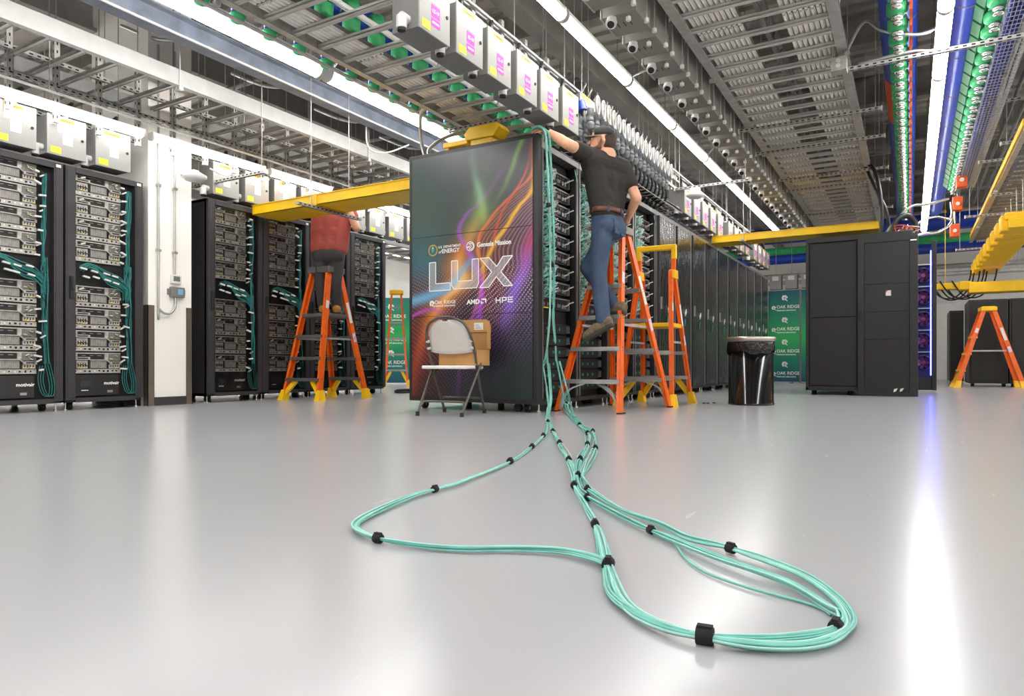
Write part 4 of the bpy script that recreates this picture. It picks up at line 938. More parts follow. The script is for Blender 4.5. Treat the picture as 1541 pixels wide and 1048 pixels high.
t = thing('wall_panel', 'tall white service panel with black handles at the aisle end', 'panel', (.58, 19.5, 0)); MB().box(-.35, .35, 0, .15, .05, 1.9).build('panel_body', 'white_plastic', t)
for z in (.25, .5, 1.3): MB().box(.2, .24, -.02, 0, z, z+.14).build('latch', 'black_rubber', t)
for x in (-.3, .3): MB().box(x-.04, x+.04, .02, .13, 0, .05).build('foot', 'galv_dark', t)

M('beam_blue', '777d8a', .45, .2, var=.25, scale=6)
# ================================================================== overhead: grey tap boxes
def rod(b, x, y, z0, z1=None, r=.005, m=0): b.cyl((x, y, z0), (x, y, (CZ+.02) if z1 is None else z1), r, n=5, m=m)
M('label_white', 'f6f5f2', .6, var=.02)
BOXW, BOXH, BOXD = .31, .335, .22
def tap_box(label, group, purple, warn=True):
    t = thing('tap_box', label, 'electrical box', (0, 0, 0), 0, group)
    MB().box(-BOXD, -.012, 0, BOXW, 0, BOXH).build('enclosure', 'box_grey', t, bevel=.003)
    d = MB().box(-.012, 0, -.006, BOXW+.006, -.006, BOXH+.006).build('door', 'box_face', t, bevel=.003)
    MB().box(0, .0015, .075, .205, .20, .30).build('white_label', 'label_white', d)
    if warn:
        w_ = MB(); w_.box(0, .002, .07, .21, .292, .324); w_ = w_.build('warning_strip', 'sign_orange', d)
        MB().box(.002, .0025, .10, .185, .304, .311).build('warning_print', 'text_dark', w_)
    MB().box(0, .0015, .01, .06, .255, .325).build('white_label', 'paper', d)
    MB().box(0, .0015, .02, .105, .012, .065).build('yellow_sticker', 'led_yellow', d)
    if purple:
        MB().box(0, .0015, .115, .205, .115, .19).build('purple_label', 'purple', d); MB().box(0, .0015, .115, .205, .055, .105).build('purple_label', 'purple', d)
        s = MB(); s.box(.0015, .002, .125, .195, .074, .086); s.build('label_line', 'text_white', d)
    else: MB().box(0, .0015, .12, .2, .10, .19).build('white_label', 'paper', d)
    MB().cyl((0, BOXW-.028, .17), (.006, BOXW-.028, .17), .012, n=10).build('latch', 'black_rubber', d)
    s = MB(); s.cyl((-.10, -.06, .06), (-.10, .02, .06), .03, n=12); s.cyl((-.10, -.055, .06), (-.10, -.055, -.015), .034, n=12); s.cyl((-.10, -.055, -.015), (-.10, -.055, -.03), .026, n=12, m=1); s.build('cable_gland', ['white_plastic', 'black_rubber'], t)
    s = MB(); s.tube(cat_rom([(-.1, BOXW*.6, BOXH-.01), (-.1, BOXW*.6, BOXH+.10), (-.12, BOXW*.75, BOXH+.16), (-.17, BOXW*.9, BOXH+.20)], 4), .02, 8); s.cyl((-.1, BOXW*.6, BOXH), (-.1, BOXW*.6, BOXH+.05), .028, n=10, m=1); s.build('conduit', ['black_cable', 'white_plastic'], t)
    s = MB(); s.bar((-BOXD-.02, BOXW/2, BOXH*.5), (-BOXD-.02, BOXW/2, BOXH+.35), .04, .03); s.build('mounting_strut', 'galv', t)
    return t
pb = tap_box('grey tap box with purple label and orange warning strip above the LUX rack', 'tap boxes above the LUX rack', True)
ysC = [3.345, 3.744, 4.135, 4.553, 4.943, 5.35]
pb.location = (-2.6, ysC[0], 2.49); pbs = [pb]+[copy_tree(pb, (-2.6, y, 2.49)) for y in ysC[1:]]
def number_box(o, s):
    d = [c for c in o.children if c.name.startswith('door')][0]; text('box_number', s, .030, (.0016, .121, .141), '+x', 'text_white', d, bold=.0003, world=False)
lbf = 'grey tap box with purple label over the closed racks of the centre row'
for i in range(13):
    y = 9.05+.46*i+(.25 if i > 4 else 0)+(.3 if i > 8 else 0); pbs.append(copy_tree(pb, (-2.6, y, 2.44), label=lbf, group='tap boxes over the closed racks'))
lb_ = tap_box('grey tap box with orange warning strip above the cabinets before the column', 'tap boxes above the left cabinets', False)
first = True
for k in range(17):
    y = 2.67+.405*k
    if 3.72 < y < 4.55: continue
    if first: lb_.location = (-6.4, y, 2.235); first = False
    elif y < 4: copy_tree(lb_, (-6.4, y, 2.235))
    else: copy_tree(lb_, (-6.4, y, 2.235), label='grey tap box with orange warning strip above the glass fronted cabinets', group='tap boxes above the glass cabinets')
for i, o in enumerate(pbs[:6]): number_box(o, '1Z-%d' % (19-i)); o['label'] = 'grey tap box with a purple label numbered 1Z-%d above the LUX rack' % (19-i)
# support steel for the box rows
def perforated(b, p, q, w_=.041, t=.0025, axis='y', pitch=.06, m=0, mh=1):
    """slotted channel: web with real dark slots standing in it"""
    p = Vector(p); q = Vector(q); d = (q-p); L = d.length; d.normalize()
    b.bar(p, q, w_, .03, m)
    n = int(L/pitch); sd = d.cross(Vector((0, 0, 1)))
    if sd.length < .1: sd = Vector((0, 1, 0))
    sd.normalize(); up = sd.cross(d)
    for i in range(n):
        c = p+d*((i+.5)*pitch)
        for e in (-1, 1): b.ob(c+sd*(e*(w_/2+.0006)), (d*.014, sd*.0008, up*.006), mh)
        b.ob(c-up*.0153, (d*.014, sd*.007, up*.0008), mh)
for x0, z, y0, y1, lb in ((-2.83, 2.86, 3.1, 15.4, 'long slotted steel channel carrying the centre row tap boxes'), (-6.63, 2.62, 2.3, 9.5, 'long slotted steel channel carrying the left row tap boxes')):
    t = thing('strut_channel', lb, 'steel channel', (x0, y0, z)); s = MB(); perforated(s, (x0, y0, z), (x0, y1, z)); s.build('channel', ['galv', 'void_black'], t, world=True)
    y = y0+.3
    while y < y1:
        s = MB(); rod(s, x0, y, z); s.build('hanger_rod', 'galv', t, world=True); y += 1.5
# bus pipe and cables above the centre boxes
for k, (x, z, r_, m_, lb) in enumerate(((-2.72, 3.0, .014, 'conduit', 'thin conduit running above the centre row tap boxes'), (-2.90, 3.06, .05, 'galv_light', 'silver busway bar above the centre row'), (-2.80, 3.08, .014, 'conduit', 'second thin conduit running beside the silver busway'))):
    t = thing('conduit_run', lb, 'conduit', (x, 3, z)); s = MB()
    if r_ > .03: s.box(x-.05, x+.05, 2.4, 15.5, z-.06, z+.07)
    else: s.tube([(x, 2.4, z), (x, 15.5, z)], r_, 8)
    s.build('run', m_, t, world=True)
    for y in (3.2, 6.0, 9.0, 12.0): s = MB(); rod(s, x, y, z); s.build('hanger_rod', 'galv', t, world=True)
# ------------------------------------------------------------------ row of plugs with round clips
M('clip_grey', '9b9a97', .45, var=.05); M('plug_grey', '6e7377', .45, var=.1, scale=20); M('plug_ring', '8b8e90', .4, var=.1)
def power_plug():
    t = thing('power_plug', 'grey power plug with a round white clip and drooping black cord', 'plug', (0, 0, 0), 0, 'plugs above the open racks')
    s = MB(); s.lathe([(.028, 0), (.034, .01), (.034, .06), (.03, .065), (.03, .1), (.036, .105), (.036, .13), (.0, .13)], n=12); b = s.build('plug_body', 'plug_grey', t); b.rotation_euler = (PI, 0, 0)
    s = MB(); s.lathe([(.031, .13), (.038, .14), (.038, .16), (.031, .165), (.031, .18), (.018, .2), (0, .2)], n=12); c = s.build('lock_ring', 'plug_ring', t); c.rotation_euler = (PI, 0, 0)
    n = 20; s = MB(); P = []
    for i in range(n+1): a = 2*PI*i/n; P.append((.075, .05*math.cos(a)*.75, .01+.085*math.sin(a)))
    s.tube(P, .013, 6); s.build('round_clip', 'clip_grey', t)
    s = MB(); s.bar((.075, 0, .01), (.075, .0, .07), .014, .01); s.build('clip_tongue', 'clip_grey', t)
    s = MB(); s.tube(cat_rom([(0, 0, -.19), (.01, .01, -.26), (-.03, .05, -.34), (-.12, .12, -.37), (-.2, .3, -.36)], 5), .014, 6); s.build('cord', 'black_cable', t)
    return t
M('clip_grey', '9b9a97', .45, var=.05); M('plug_grey', '6e7377', .45, var=.1, scale=20); M('plug_ring', '8b8e90', .4, var=.1)
pp = power_plug(); pp.location = (-2.62, 5.98, 2.84)
ys = [5.98+.135*i for i in range(18)]
for i, y in enumerate(ys[1:]): copy_tree(pp, (-2.62, y, 2.84-.004*i))
for i in range(18):     # second rank behind
    copy_tree(pp, (-2.76, 6.02+.135*i, 2.80-.004*i))
for i in range(5):
    t = thing('socket_box', 'grey socket box with yellow sticker and blue socket above the plugs', 'socket box', (-2.74, 5.92+.54*i, 2.88), 0, 'socket boxes above the plugs')
    MB().box(-.16, .04, 0, .46, .03, .12).build('enclosure', 'box_grey', t, bevel=.004); MB().box(.04, .0415, .05, .24, .06, .115).build('yellow_sticker', 'yellow', t)
    s = MB(); s.cyl((.02, .05, .04), (.04, .05, -.05), .045, n=12); s.build('blue_socket', 'pipe_blue', t)
    for a in (.1, .24, .38):
        s = MB(); s.tube(cat_rom([(.0, a, .14), (.04, a+.02, .22), (.0, a+.1, .26), (-.06, a+.2, .24), (-.08, a+.25, .15)], 4), .012, 6); s.build('flexible_conduit', 'galv_dark', t)
# black cords lying in a shelf tray below the plugs
t = thing('cord_tray', 'wire tray of black power cords below the plugs over the open racks', 'cable tray', (-2.75, 6, 2.42)); s = MB()
for x in (-3.05, -2.95, -2.85, -2.75, -2.62): s.bar((x, 5.8, 2.42), (x, 9.0, 2.42), .006, .006)
for i in range(22): s.bar((-3.05, 5.85+.14*i, 2.415), (-2.6, 5.85+.14*i, 2.415), .006, .006)
for y in (5.85, 8.9): rod(s, -3.06, y, 2.41)
s.build('wire_basket', 'galv', t, world=True, kind='stuff')
s = MB(); rc = random.Random(8)
for i in range(14):
    x = rc.uniform(-3.0, -2.66); z = 2.435+rc.uniform(0, .05); s.tube(cat_rom([(x+rc.uniform(-.04, .04), 5.85+.45*k, z+rc.uniform(-.01, .02)) for k in range(8)], 3), .014, 5)
s.build('power_cords', 'black_cable', t, world=True, kind='stuff')
M('rung_light', 'cac7c1', .45, .1, var=.06); M('rail_silver', '8e8d8b', .4, .2, var=.08); M('corr_white', 'efece5', .5, 0., var=.06, scale=20)
# ------------------------------------------------------------------ tray over the LUX row
def rung_tray(name, label, x0, x1, z, y0, y1, pitch, railh, rail_m, rung_m, rods, corr=None, railw=.03, rungw=.04, corr_m='corr_white'):
    t = thing(name, label, 'cable tray', ((x0+x1)/2, y0, z))
    for x in (x0, x1):
        s = MB(); s.box(x-railw/2, x+railw/2, y0, y1, z-.01, z+railh); s.box(x-railw, x+railw, y0, y1, z-.022, z-.016); s.box(x-.004, x+.004, y0, y1, z-.016, z-.01); s.build('side_rail', rail_m, t, world=True)
    n = int((y1-y0)/pitch); rs = None
    for i in range(n):
        y = y0+pitch*(i+.5); s = MB(); s.box(x0, x1, y-rungw/2, y+rungw/2, z-.006, z+.02); s.box(x0, x1, y-rungw/2, y-rungw/2+.004, z-.014, z); s.box(x0, x1, y+rungw/2-.004, y+rungw/2, z-.014, z); s.build('rung', rung_m, t, world=True)
    if corr:
        for (a, b_) in corr:
            k = 0; y = y0+.03
            while y < y1-pitch:
                s = MB(); nn = int((b_-a)/.042)
                for i in range(nn):
                    xx = a+i*.042; s.prism([(xx, z+.05), (xx+.01, z+.03), (xx+.026, z+.03), (xx+.036, z+.05)], 'y', y, y+pitch*4-.03, 0)
                s.box(a, b_, y, y+pitch*4-.03, z+.05, z+.054, 1); s.build('corrugated_sheet', [corr_m, 'galv_dark'], t, world=True); y += pitch*4; k += 1
    for (x, y) in rods:
        s = MB(); rod(s, x, y, z-.05); s.box(x-.02, x+.02, y-.02, y+.02, z-.06, z-.03); s.build('hanger_rod', 'galv', t, world=True)
    return t
rung_tray('ladder_tray', 'steel rung tray with corrugated sheet running above the LUX rack', -4.03, -2.98, 2.90, 2.2, 15.3, .26, .10, 'galv', 'rung_light', [(-4.06, y) for y in (3.0, 5.7, 8.4, 11.1, 13.8)]+[(-2.95, y) for y in (3.0, 5.7, 8.4, 11.1, 13.8)], [(-3.98, -3.69)])
rung_tray('ladder_tray', 'wide steel rung tray with corrugated sheets between centre row and blue pipe', -1.62, -.52, 3.2, 2.5, 15.5, .28, .14, 'galv', 'rung_light', [(-1.66, y) for y in (4, 6.7, 9.4, 12.1)]+[(-.48, y) for y in (4, 6.7, 9.4, 12.1)], [(-1.58, -1.19), (-.90, -.54)], railw=.042)
rung_tray('ladder_tray', 'steel rung tray with bright side rail above the left aisle', -5.70, -6.66, 2.94, 1.6, 9.0, .26, .13, 'rail_silver', 'galv', [(-5.68, y) for y in (2.2, 3.82, 6.3, 8.0)]+[(-6.70, y) for y in (2.2, 3.72, 6.3, 8.0)])
rung_tray('ladder_tray', 'rung tray filled with yellow edging in the right hand aisle', 1.08, 1.9, 2.95, 8, 17, .26, .1, 'galv', 'galv', [(1.06, 9), (1.06, 12), (1.06, 15), (1.92, 9), (1.92, 12), (1.92, 15)], [(1.2, 1.8)])
MB_ = MB(); MB_.box(1.03, 1.062, 9, 16.5, 2.95, 3.02); MB_.box(1.03, 1.095, 9, 16.5, 2.945, 2.951); tag(MB_.build('tray_edging', 'yellow'), 'yellow edging strip along the right aisle rung tray', 'edging')
# ------------------------------------------------------------------ left bay steel
t = thing('steel_beam', 'blue grey painted steel beam above the left aisle', 'beam', (-5.55, 3, 3.25)); s = MB()
s.box(-5.60, -5.46, 1.5, 14, 3.43, 3.445); s.box(-5.60, -5.46, 1.5, 14, 3.25, 3.265); s.box(-5.54, -5.52, 1.5, 14, 3.265, 3.43); s.build('web', 'beam_blue', t, world=True)
for y in (2.2, 5.5, 8.8, 12): s = MB(); s.cyl((-5.53, y, 3.44), (-5.53, y, CZ+.02), .012, n=6); s.build('hanger_rod', 'galv_dark', t, world=True)
def run(label, pts, r, m, hang=(), name='conduit_run', cat='conduit', n=8):
    t = thing(name, label, cat, tuple(Vector(pts[0]))); MB().tube(pts, r, n).build('run', m, t, world=True)
    for (x, y, z) in hang: s = MB(); rod(s, x, y, z); s.build('hanger_rod', 'galv', t, world=True)
    return t
run('thin bright conduit running beside the blue grey beam', [(-5.38, 1.5, 3.22), (-5.38, 13, 3.22)], .013, 'galv_light', [(-5.38, 3, 3.22), (-5.38, 8, 3.22)])
run('thin conduit running below the low strip lights of the left row', [(-6.22, 1.5, 2.70), (-6.22, 9.5, 2.70)], .012, 'conduit', [(-6.22, 3, 2.7), (-6.22, 7, 2.7)])
# slotted lattice over the left tray
for x, z, lb in ((-6.30, 2.98, 'slotted channel lying along the left rung tray'), (-6.15, 3.22, 'upper slotted channel of the left lattice frame'), (-6.62, 3.12, 'inner slotted channel of the left lattice frame'), (-6.36, 2.80, 'slotted channel directly above the low strip lights')):
    t = thing('strut_channel', lb, 'steel channel', (x, 1.6, z)); s = MB(); perforated(s, (x, 1.6, z), (x, 9.2, z)); s.build('channel', ['galv', 'void_black'], t, world=True)
    for y in (2.0, 5.0, 8.0): s = MB(); rod(s, x, y, z); s.build('hanger_rod', 'galv', t, world=True)
t = thing('strut_post', 'slotted hanging post beside the left tap boxes', 'steel post', (-6.36, 2.4, 2.5), 0, 'hanging posts along the left row')
s = MB(); s.box(-.02, .02, -.022, .022, 0, .72)
for i in range(10): s.box(.0195, .0206, -.006, .006, .03+i*.07, .055+i*.07, 1); s.box(-.006, .006, -.0226, .0226, .03+i*.07, .055+i*.07, 1)
s.build('post', ['galv', 'void_black'], t); s = MB(); s.box(-.021, .021, -.023, .023, -.006, .0); s.build('end_cap', 'white_plastic', t); s = MB(); rod(s, 0, 0, .7, CZ+.02-2.5); s.build('hanger_rod', 'galv', t)
for i in range(1, 15): copy_tree(t, (-6.36, 2.4+.36*i, 2.5))
# light silver conduit clutter and drop cords at the left bay
for i, (pts, r_, m_, lb) in enumerate((
    ([(-5.3, 6.6, 3.1), (-5.5, 6.4, 2.98), (-5.6, 6.2, 3.02), (-5.62, 6.2, 3.4)], .01, 'white_plastic', 'white cord looping by the yellow tray hanger'),
    ([(-6.2, 4.5, 2.42), (-6.12, 4.62, 2.36), (-6.15, 4.72, 2.42), (-6.3, 4.8, 2.6)], .009, 'white_plastic', 'white cord loop beside the disc shaped access unit'),
    ([(-4.15, 5.5, 2.33), (-4.25, 5.5, 2.62), (-4.15, 5.35, 2.86), (-4.03, 5.3, 2.9)], .018, 'conduit', 'grey conduit rising off the LUX rack into the tray'),
    ([(-3.95, 5.3, 2.33), (-4.05, 5.35, 2.50), (-3.9, 5.5, 2.66), (-3.7, 5.7, 2.72)], .018, 'conduit', 'grey conduit bending over the LUX rack top'),
    ([(-3.7, 5.3, 2.33), (-3.72, 5.35, 2.42), (-3.62, 5.5, 2.52), (-3.5, 5.7, 2.56)], .014, 'galv_light', 'pale conduit bending over the LUX rack top'),
    ([(-2.36, 6.3, 3.19), (-2.2, 6.35, 3.25), (-2.0, 6.4, 3.28), (-1.95, 6.5, 3.4)], .012, 'conduit', 'flexible conduit from the centre strip lights to a grey box'),
    ([(-2.36, 9.2, 3.19), (-2.25, 9.2, 3.3), (-2.15, 9.1, 3.34), (-2.0, 9, 3.36)], .012, 'conduit', 'flexible conduit arching off the centre strip lights'),
    ([(-.55, 6.9, 3.15), (-.35, 6.6, 3.35), (-.2, 6.5, 3.2), (.05, 6.6, 3.15), (.2, 6.7, 3.22)], .014, 'conduit', 'flexible conduit sagging from the socket box to the strip light'),
    ([(-.4, 6.85, 3.1), (.0, 6.9, 3.14), (.15, 6.95, 3.13), (.22, 7.1, 3.2)], .014, 'conduit', 'short flexible conduit curling onto the strip light'),
    ([(-.6, 6.8, 3.1), (-.58, 6.6, 3.3), (-.5, 6.3, 3.55), (-.48, 6.2, 3.9)], .012, 'conduit', 'flexible conduit rising from the socket box'))):
    tag(MB().tube(cat_rom(pts, 6), r_, 7).build('flexible_conduit', m_), lb, 'conduit')
# yellow fibre trays across the aisles
for (x0, x1, y0, y1, z0, z1, lb, joints) in ((-6.44, -4.01, 5.22, 5.66, 2.105, 2.215, 'yellow fibre tray crossing the left aisle to the LUX rack', (-5.45,)), (-2.69, -.38, 10.85, 11.25, 2.31, 2.42, 'yellow fibre tray crossing from the centre row to the black cabinet', (-2.2,))):
    t = thing('fibre_tray', lb, 'cable tray', ((x0+x1)/2, (y0+y1)/2, z0)); s = MB()
    s.box(x0, x1, y0, y1, z0, z0+.006); s.box(x0, x1, y0, y0+.006, z0, z1); s.box(x0, x1, y1-.006, y1, z0, z1); s.box(x0, x1, y0-.012, y0+.006, z1-.008, z1); s.box(x0, x1, y1-.006, y1+.012, z1-.008, z1); s.build('trough', 'yellow_tray', t, world=True)
    for x in joints:
        s = MB(); s.box(x-.03, x+.03, y0-.01, y1+.01, z0-.008, z0); s.box(x-.03, x+.03, y0-.012, y0, z0-.008, z1); s.build('joint_band', 'yellow', t, world=True)
        s = MB(); perforated(s, (x, y0-.25, z0-.03), (x, y1+.25, z0-.03)); s.build('support_strut', ['galv', 'void_black'], t, world=True)
        for y in (y0-.06, y1+.06): s = MB(); rod(s, x, y, z0-.05); s.build('hanger_rod', 'galv', t, world=True)
# yellow bits on the LUX rack top
t = thing('fibre_exit', 'yellow fibre exit funnel standing on the LUX rack top', 'raceway', (-3.42, 5.35, 2.302))
MB().box(-.10, .14, -.07, .09, 0, .20).build('stem', 'yellow_tray', t, bevel=.01); MB().prism([(-.14, .18), (.16, .18), (.22, .26), (.2, .30), (-.10, .30), (-.16, .24)], 'y', -.09, .11).build('funnel', 'yellow_tray', t, bevel=.01); MB().box(-.42, -.14, -.06, .06, .16, .215).build('spout', 'yellow', t, bevel=.01); MB().box(-.40, -.36, -.05, .05, 0, .16).build('support_leg', 'yellow', t)
# cross struts
def cross(label, x0, x1, y, z, m='galv_light', rods=True, grp=None):
    t = thing('cross_strut', label, 'steel channel', ((x0+x1)/2, y, z), 0, grp); s = MB(); perforated(s, (x0, y, z), (x1, y, z)); s.build('channel', [m, 'void_black'], t, world=True)
    for x in (x0, x1): MB().cb((x, y, z), (.012, .046, .046)).build('end_cap', 'white_plastic', t, world=True)
    if rods:
        for x in (x0+.06, x1-.06): s = MB(); rod(s, x, y, z); s.build('hanger_rod', 'galv', t, world=True)
    return t
cross('long pale cross strut passing under the right strip light', -.60, 1.9, 6.80, 3.05)
cross('pale cross strut carrying the smoke detector', -2.72, -1.75, 9.0, 2.75)
cross('pale cross strut past the tap boxes of the left row', -6.75, -5.62, 4.72, 2.36)
for i, y in enumerate((8.2, 9.2, 10.7, 11.4, 13.4)): cross('cross strut with white end cap under the wide rung tray', -1.72, -.26, y, 3.12, 'galv', True, 'struts under the wide tray')
for i, y in enumerate((5.8, 8.6, 11.4, 14.2)): cross('cross strut under the tray above the centre row', -4.12, -2.75, y, 2.83, 'galv', True, 'struts under the centre tray')
for i, (x, y, z) in enumerate(((.75, 9.2, 3.3), (.95, 10.2, 3.1), (.8, 11.2, 3.15), (1.0, 12.0, 2.85), (.75, 13.0, 2.75), (.7, 14.5, 2.45))): cross('cross strut with white end cap in the right aisle', x, x+.9, y, z, 'galv', True, 'struts in the right aisle')
sb = thing('junction_box', 'steel socket box with two outlets on the long cross strut', 'junction box', (-.55, 6.70, 3.0)); MB().box(-.06, .07, -.06, .06, 0, .12).build('enclosure', 'galv', sb, bevel=.004)
for z in (.03, .075): MB().cyl((.0, -.06, z+.01), (.0, -.065, z+.01), .02, n=10).build('outlet', 'white_plastic', sb)
sd_ = thing('smoke_detector', 'white disc shaped smoke detector on the pale cross strut', 'smoke detector', (-2.45, 9.0, 2.60)); MB().lathe([(0, 0), (.08, .005), (.115, .03), (.115, .045), (.07, .06), (.07, .13), (0, .13)], n=20).build('housing', 'white_plastic', sd_)
# ------------------------------------------------------------------ boxes hung under the wide tray
def hung_box():
    t = thing('hung_box', 'grey vented box with white gland hung along the wide rung tray', 'electrical box', (0, 0, 0), 0, 'boxes hung along the wide tray')
    MB().box(0, .27, 0, .33, 0, .32).build('enclosure', 'hung_grey', t, bevel=.003); MB().box(-.014, 0, -.008, .338, -.008, .33).build('door', 'box_face', t, bevel=.002)
    for i in range(3): MB().box(.07+.05*i, .076+.05*i, .12, .19, -.002, .001).build('vent_slot', 'void_black', t)
    s = MB(); s.cyl((.07, .02, -.0), (.07, .02, -.03), .036, n=14); s.cyl((.07, .02, -.03), (.07, .005, -.055), .042, n=14); s.cyl((.07, .004, -.056), (.07, .0, -.060), .028, n=12, m=1); s.build('cable_gland', ['white_plastic', 'void_black'], t)
    for x, y in ((.20, .03), (.31, .12), (.31, .30)):
        s = MB(); s.cyl((x, y, -.035), (x, y, .26), .005, n=5); s.cyl((x, y, -.05), (x, y, -.02), .019, n=6, m=1); s.build('hanging_bolt', ['galv', 'white_plastic'], t)
    s = MB(); s.cyl((.2, .16, .3), (.2, .16, CZ+.02-3.03), .006, n=5); s.box(.02, .25, .14, .18, .32, .34); s.build('support_bracket', 'galv', t)
    return t
M('hung_grey', '85817c', .5, .1, var=.05)
hb = hung_box(); hb.location = (-2.02, 3.9, 3.03)
for i in range(1, 25): copy_tree(hb, (-2.02, 3.9+.463*i, 3.03))
# ------------------------------------------------------------------ water pipes with valves
def pipe(label, x, z, r, m, y0, y1, bands, hy):
    t = thing('water_pipe', label, 'pipe', (x, y0, z)); MB().tube([(x, y0, z), (x, y1, z)], r, 24).build('pipe', m, t, world=True)
    y = y0+.5
    while y < y1:
        s = MB(); s.lathe([(r+.001, -.01), (r+.003, -.01), (r+.003, .01), (r+.001, .01)], (x, y, z), 24, ax='y'); s.build('clamp_band', bands, t, world=True); y += 1.1
    for y in hy: s = MB(); rod(s, x, y, z+r-.01, r=.007); s.build('hanger_rod', 'galv_dark', t, world=True)
    return t
HY = (5, 8, 11, 14)
p1 = pipe('blue water pipe with an orange label and green valves beneath', -.09, 3.48, .15, 'pipe_blue', 3, 16, 'galv_dark', HY)
s = MB()
for i in range(8):
    a = 3.5+i*.09; b_ = a+.09; P = lambda an, y: (-.09+.153*math.cos(an), y, 3.48+.153*math.sin(an)); s.add([P(a, 8.2), P(b_, 8.2), P(b_, 9.6), P(a, 9.6)], [(0, 1, 2, 3)])
s.build('orange_label', 'flag_orange', p1, world=True)
p2 = pipe('blue water pipe with green valves running right of the strip light', .42, 3.50, .13, 'pipe_blue', 3, 16, 'galv_dark', HY)
p3 = pipe('blue water pipe with green valves above the LUX rack tray', -4.22, 3.42, .15, 'pipe_blue', 1.5, 16, 'galv_dark', HY)
pipe('thin white pipe above the centre row tray', -3.93, 3.29, .026, 'text_white', 1.5, 16, 'galv', HY)
VB = MB().lathe([(.03, .10), (.07, .10), (.078, .05), (.058, .02), (.075, -.03), (.075, -.10), (.045, -.12), (0, -.12)], n=12).mesh('valve', 'pipe_green')
VC = MB().lathe([(.028, -.11), (.028, -.12), (.04, -.125), (.04, -.145), (.026, -.15), (.026, -.165), (.036, -.17), (.036, -.185), (0, -.19)], n=12).mesh('coupling', 'chrome')
s = MB(); s.bar((-.06, .04, -.115), (.06, .055, -.115), .02, .008); s.cyl((0, .04, -.115), (0, .075, -.115), .012, n=8); VL = s.mesh('lever', 'chrome')
def vflag(m): s = MB(); s.box(.085, .105, -.06, .07, -.12, .0); s.bar((.03, 0, -.03), (.09, 0, -.05), .015, .015); return s.mesh('tag_flag', m)
VF = {'flag_orange': vflag('flag_orange'), 'pipe_green': vflag('pipe_green')}
VK = MB().box(-.045, -.03, -.02, .03, -.09, -.02).mesh('blue_clip', 'pipe_blue')
VN = {k_: MB().bar((0, 0, 0), v_, .035, .035).mesh('neck', 'green_dark') for k_, v_ in (('a', (0, 0, .1)), ('b', (-.16, 0, .12)), ('c', (-.12, 0, .08)))}
def valve(pipe_, x, y, z, flag, nk):
    l_ = pipe_.location; v_ = inst('valve', VB, pipe_, (x-l_.x, y-l_.y, z-l_.z))
    if nk == 'c': v_.scale = (1.05, 1.0, 1.3)
    inst('coupling', VC, v_); inst('lever', VL, v_); inst('blue_clip', VK, v_); inst('neck', VN[nk], v_, (0, 0, .06))
    if flag: inst('tag_flag', VF[flag], v_)
for i in range(36): valve(p1, -.09, 4.4+.29*i, 3.26, 'flag_orange', 'a')
for i in range(30): valve(p2, .60, 4.5+.3*i, 3.36, 'pipe_green', 'b')
for i in range(30): valve(p3, -4.03, 2.4+.31*i, 3.31, None, 'c')
for i in range(30): MB().prism([(.46, 3.36), (.52, 3.30), (.56, 3.36), (.54, 3.44), (.48, 3.44)], 'y', 4.36+.3*i, 4.62+.3*i).build('insulation_jacket', 'green_dark', p2, world=True)
CBm = MB().lathe([(.0, .05), (.045, .05), (.045, .16), (0, .16)], n=12).mesh('blue_collar', 'pipe_blue'); CG = MB().lathe([(0, -.02), (.05, .0), (.06, .05), (.045, .06), (0, .06)], n=12).mesh('green_cup', 'pipe_green'); CO = MB().box(.03, .05, .0, .05, .06, .13).mesh('orange_sticker', 'flag_orange')
s = MB(); s.cyl((0, 0, .15), (.06, 0, .36), .02, n=8); CN = s.mesh('neck', 'pipe_blue')
for i in range(13):
    l_ = p3.location; c_ = inst('drain_cap', CBm, p3, (-4.36-l_.x, 2.8+.30*i-l_.y, 2.98-l_.z)); inst('green_cup', CG, c_); inst('orange_sticker', CO, c_); inst('neck', CN, c_)
for i, z in enumerate((2.88, 2.94)): run('thin steel edge rail left of the LUX rack tray' if i else 'lower steel edge rail left of the LUX rack tray', [(-4.22-.1*i, 1.5, z+.03), (-4.22-.1*i, 15, z+.03)], .014, 'galv', [(-4.22-.1*i, 3, z+.03), (-4.22-.1*i, 9, z+.03)])
# orange actuator blocks at the pipe end
for i, (y, z) in enumerate(((12.2, 3.05), (13.2, 2.9), (14.0, 2.6))):
    t = thing('actuator', 'orange valve actuator at the far end of the right blue pipe', 'actuator', (.66, y, z), 0, 'orange actuators'); MB().box(-.07, .07, -.08, .08, 0, .22).build('housing', 'flag_orange', t, bevel=.01); MB().cyl((0, -.08, .1), (0, -.1, .1), .03, n=10).build('dial', 'white_plastic', t); s = MB(); s.cyl((0, 0, .2), (0, 0, CZ+.02-z), .015, n=8); s.build('stem', 'chrome', t)
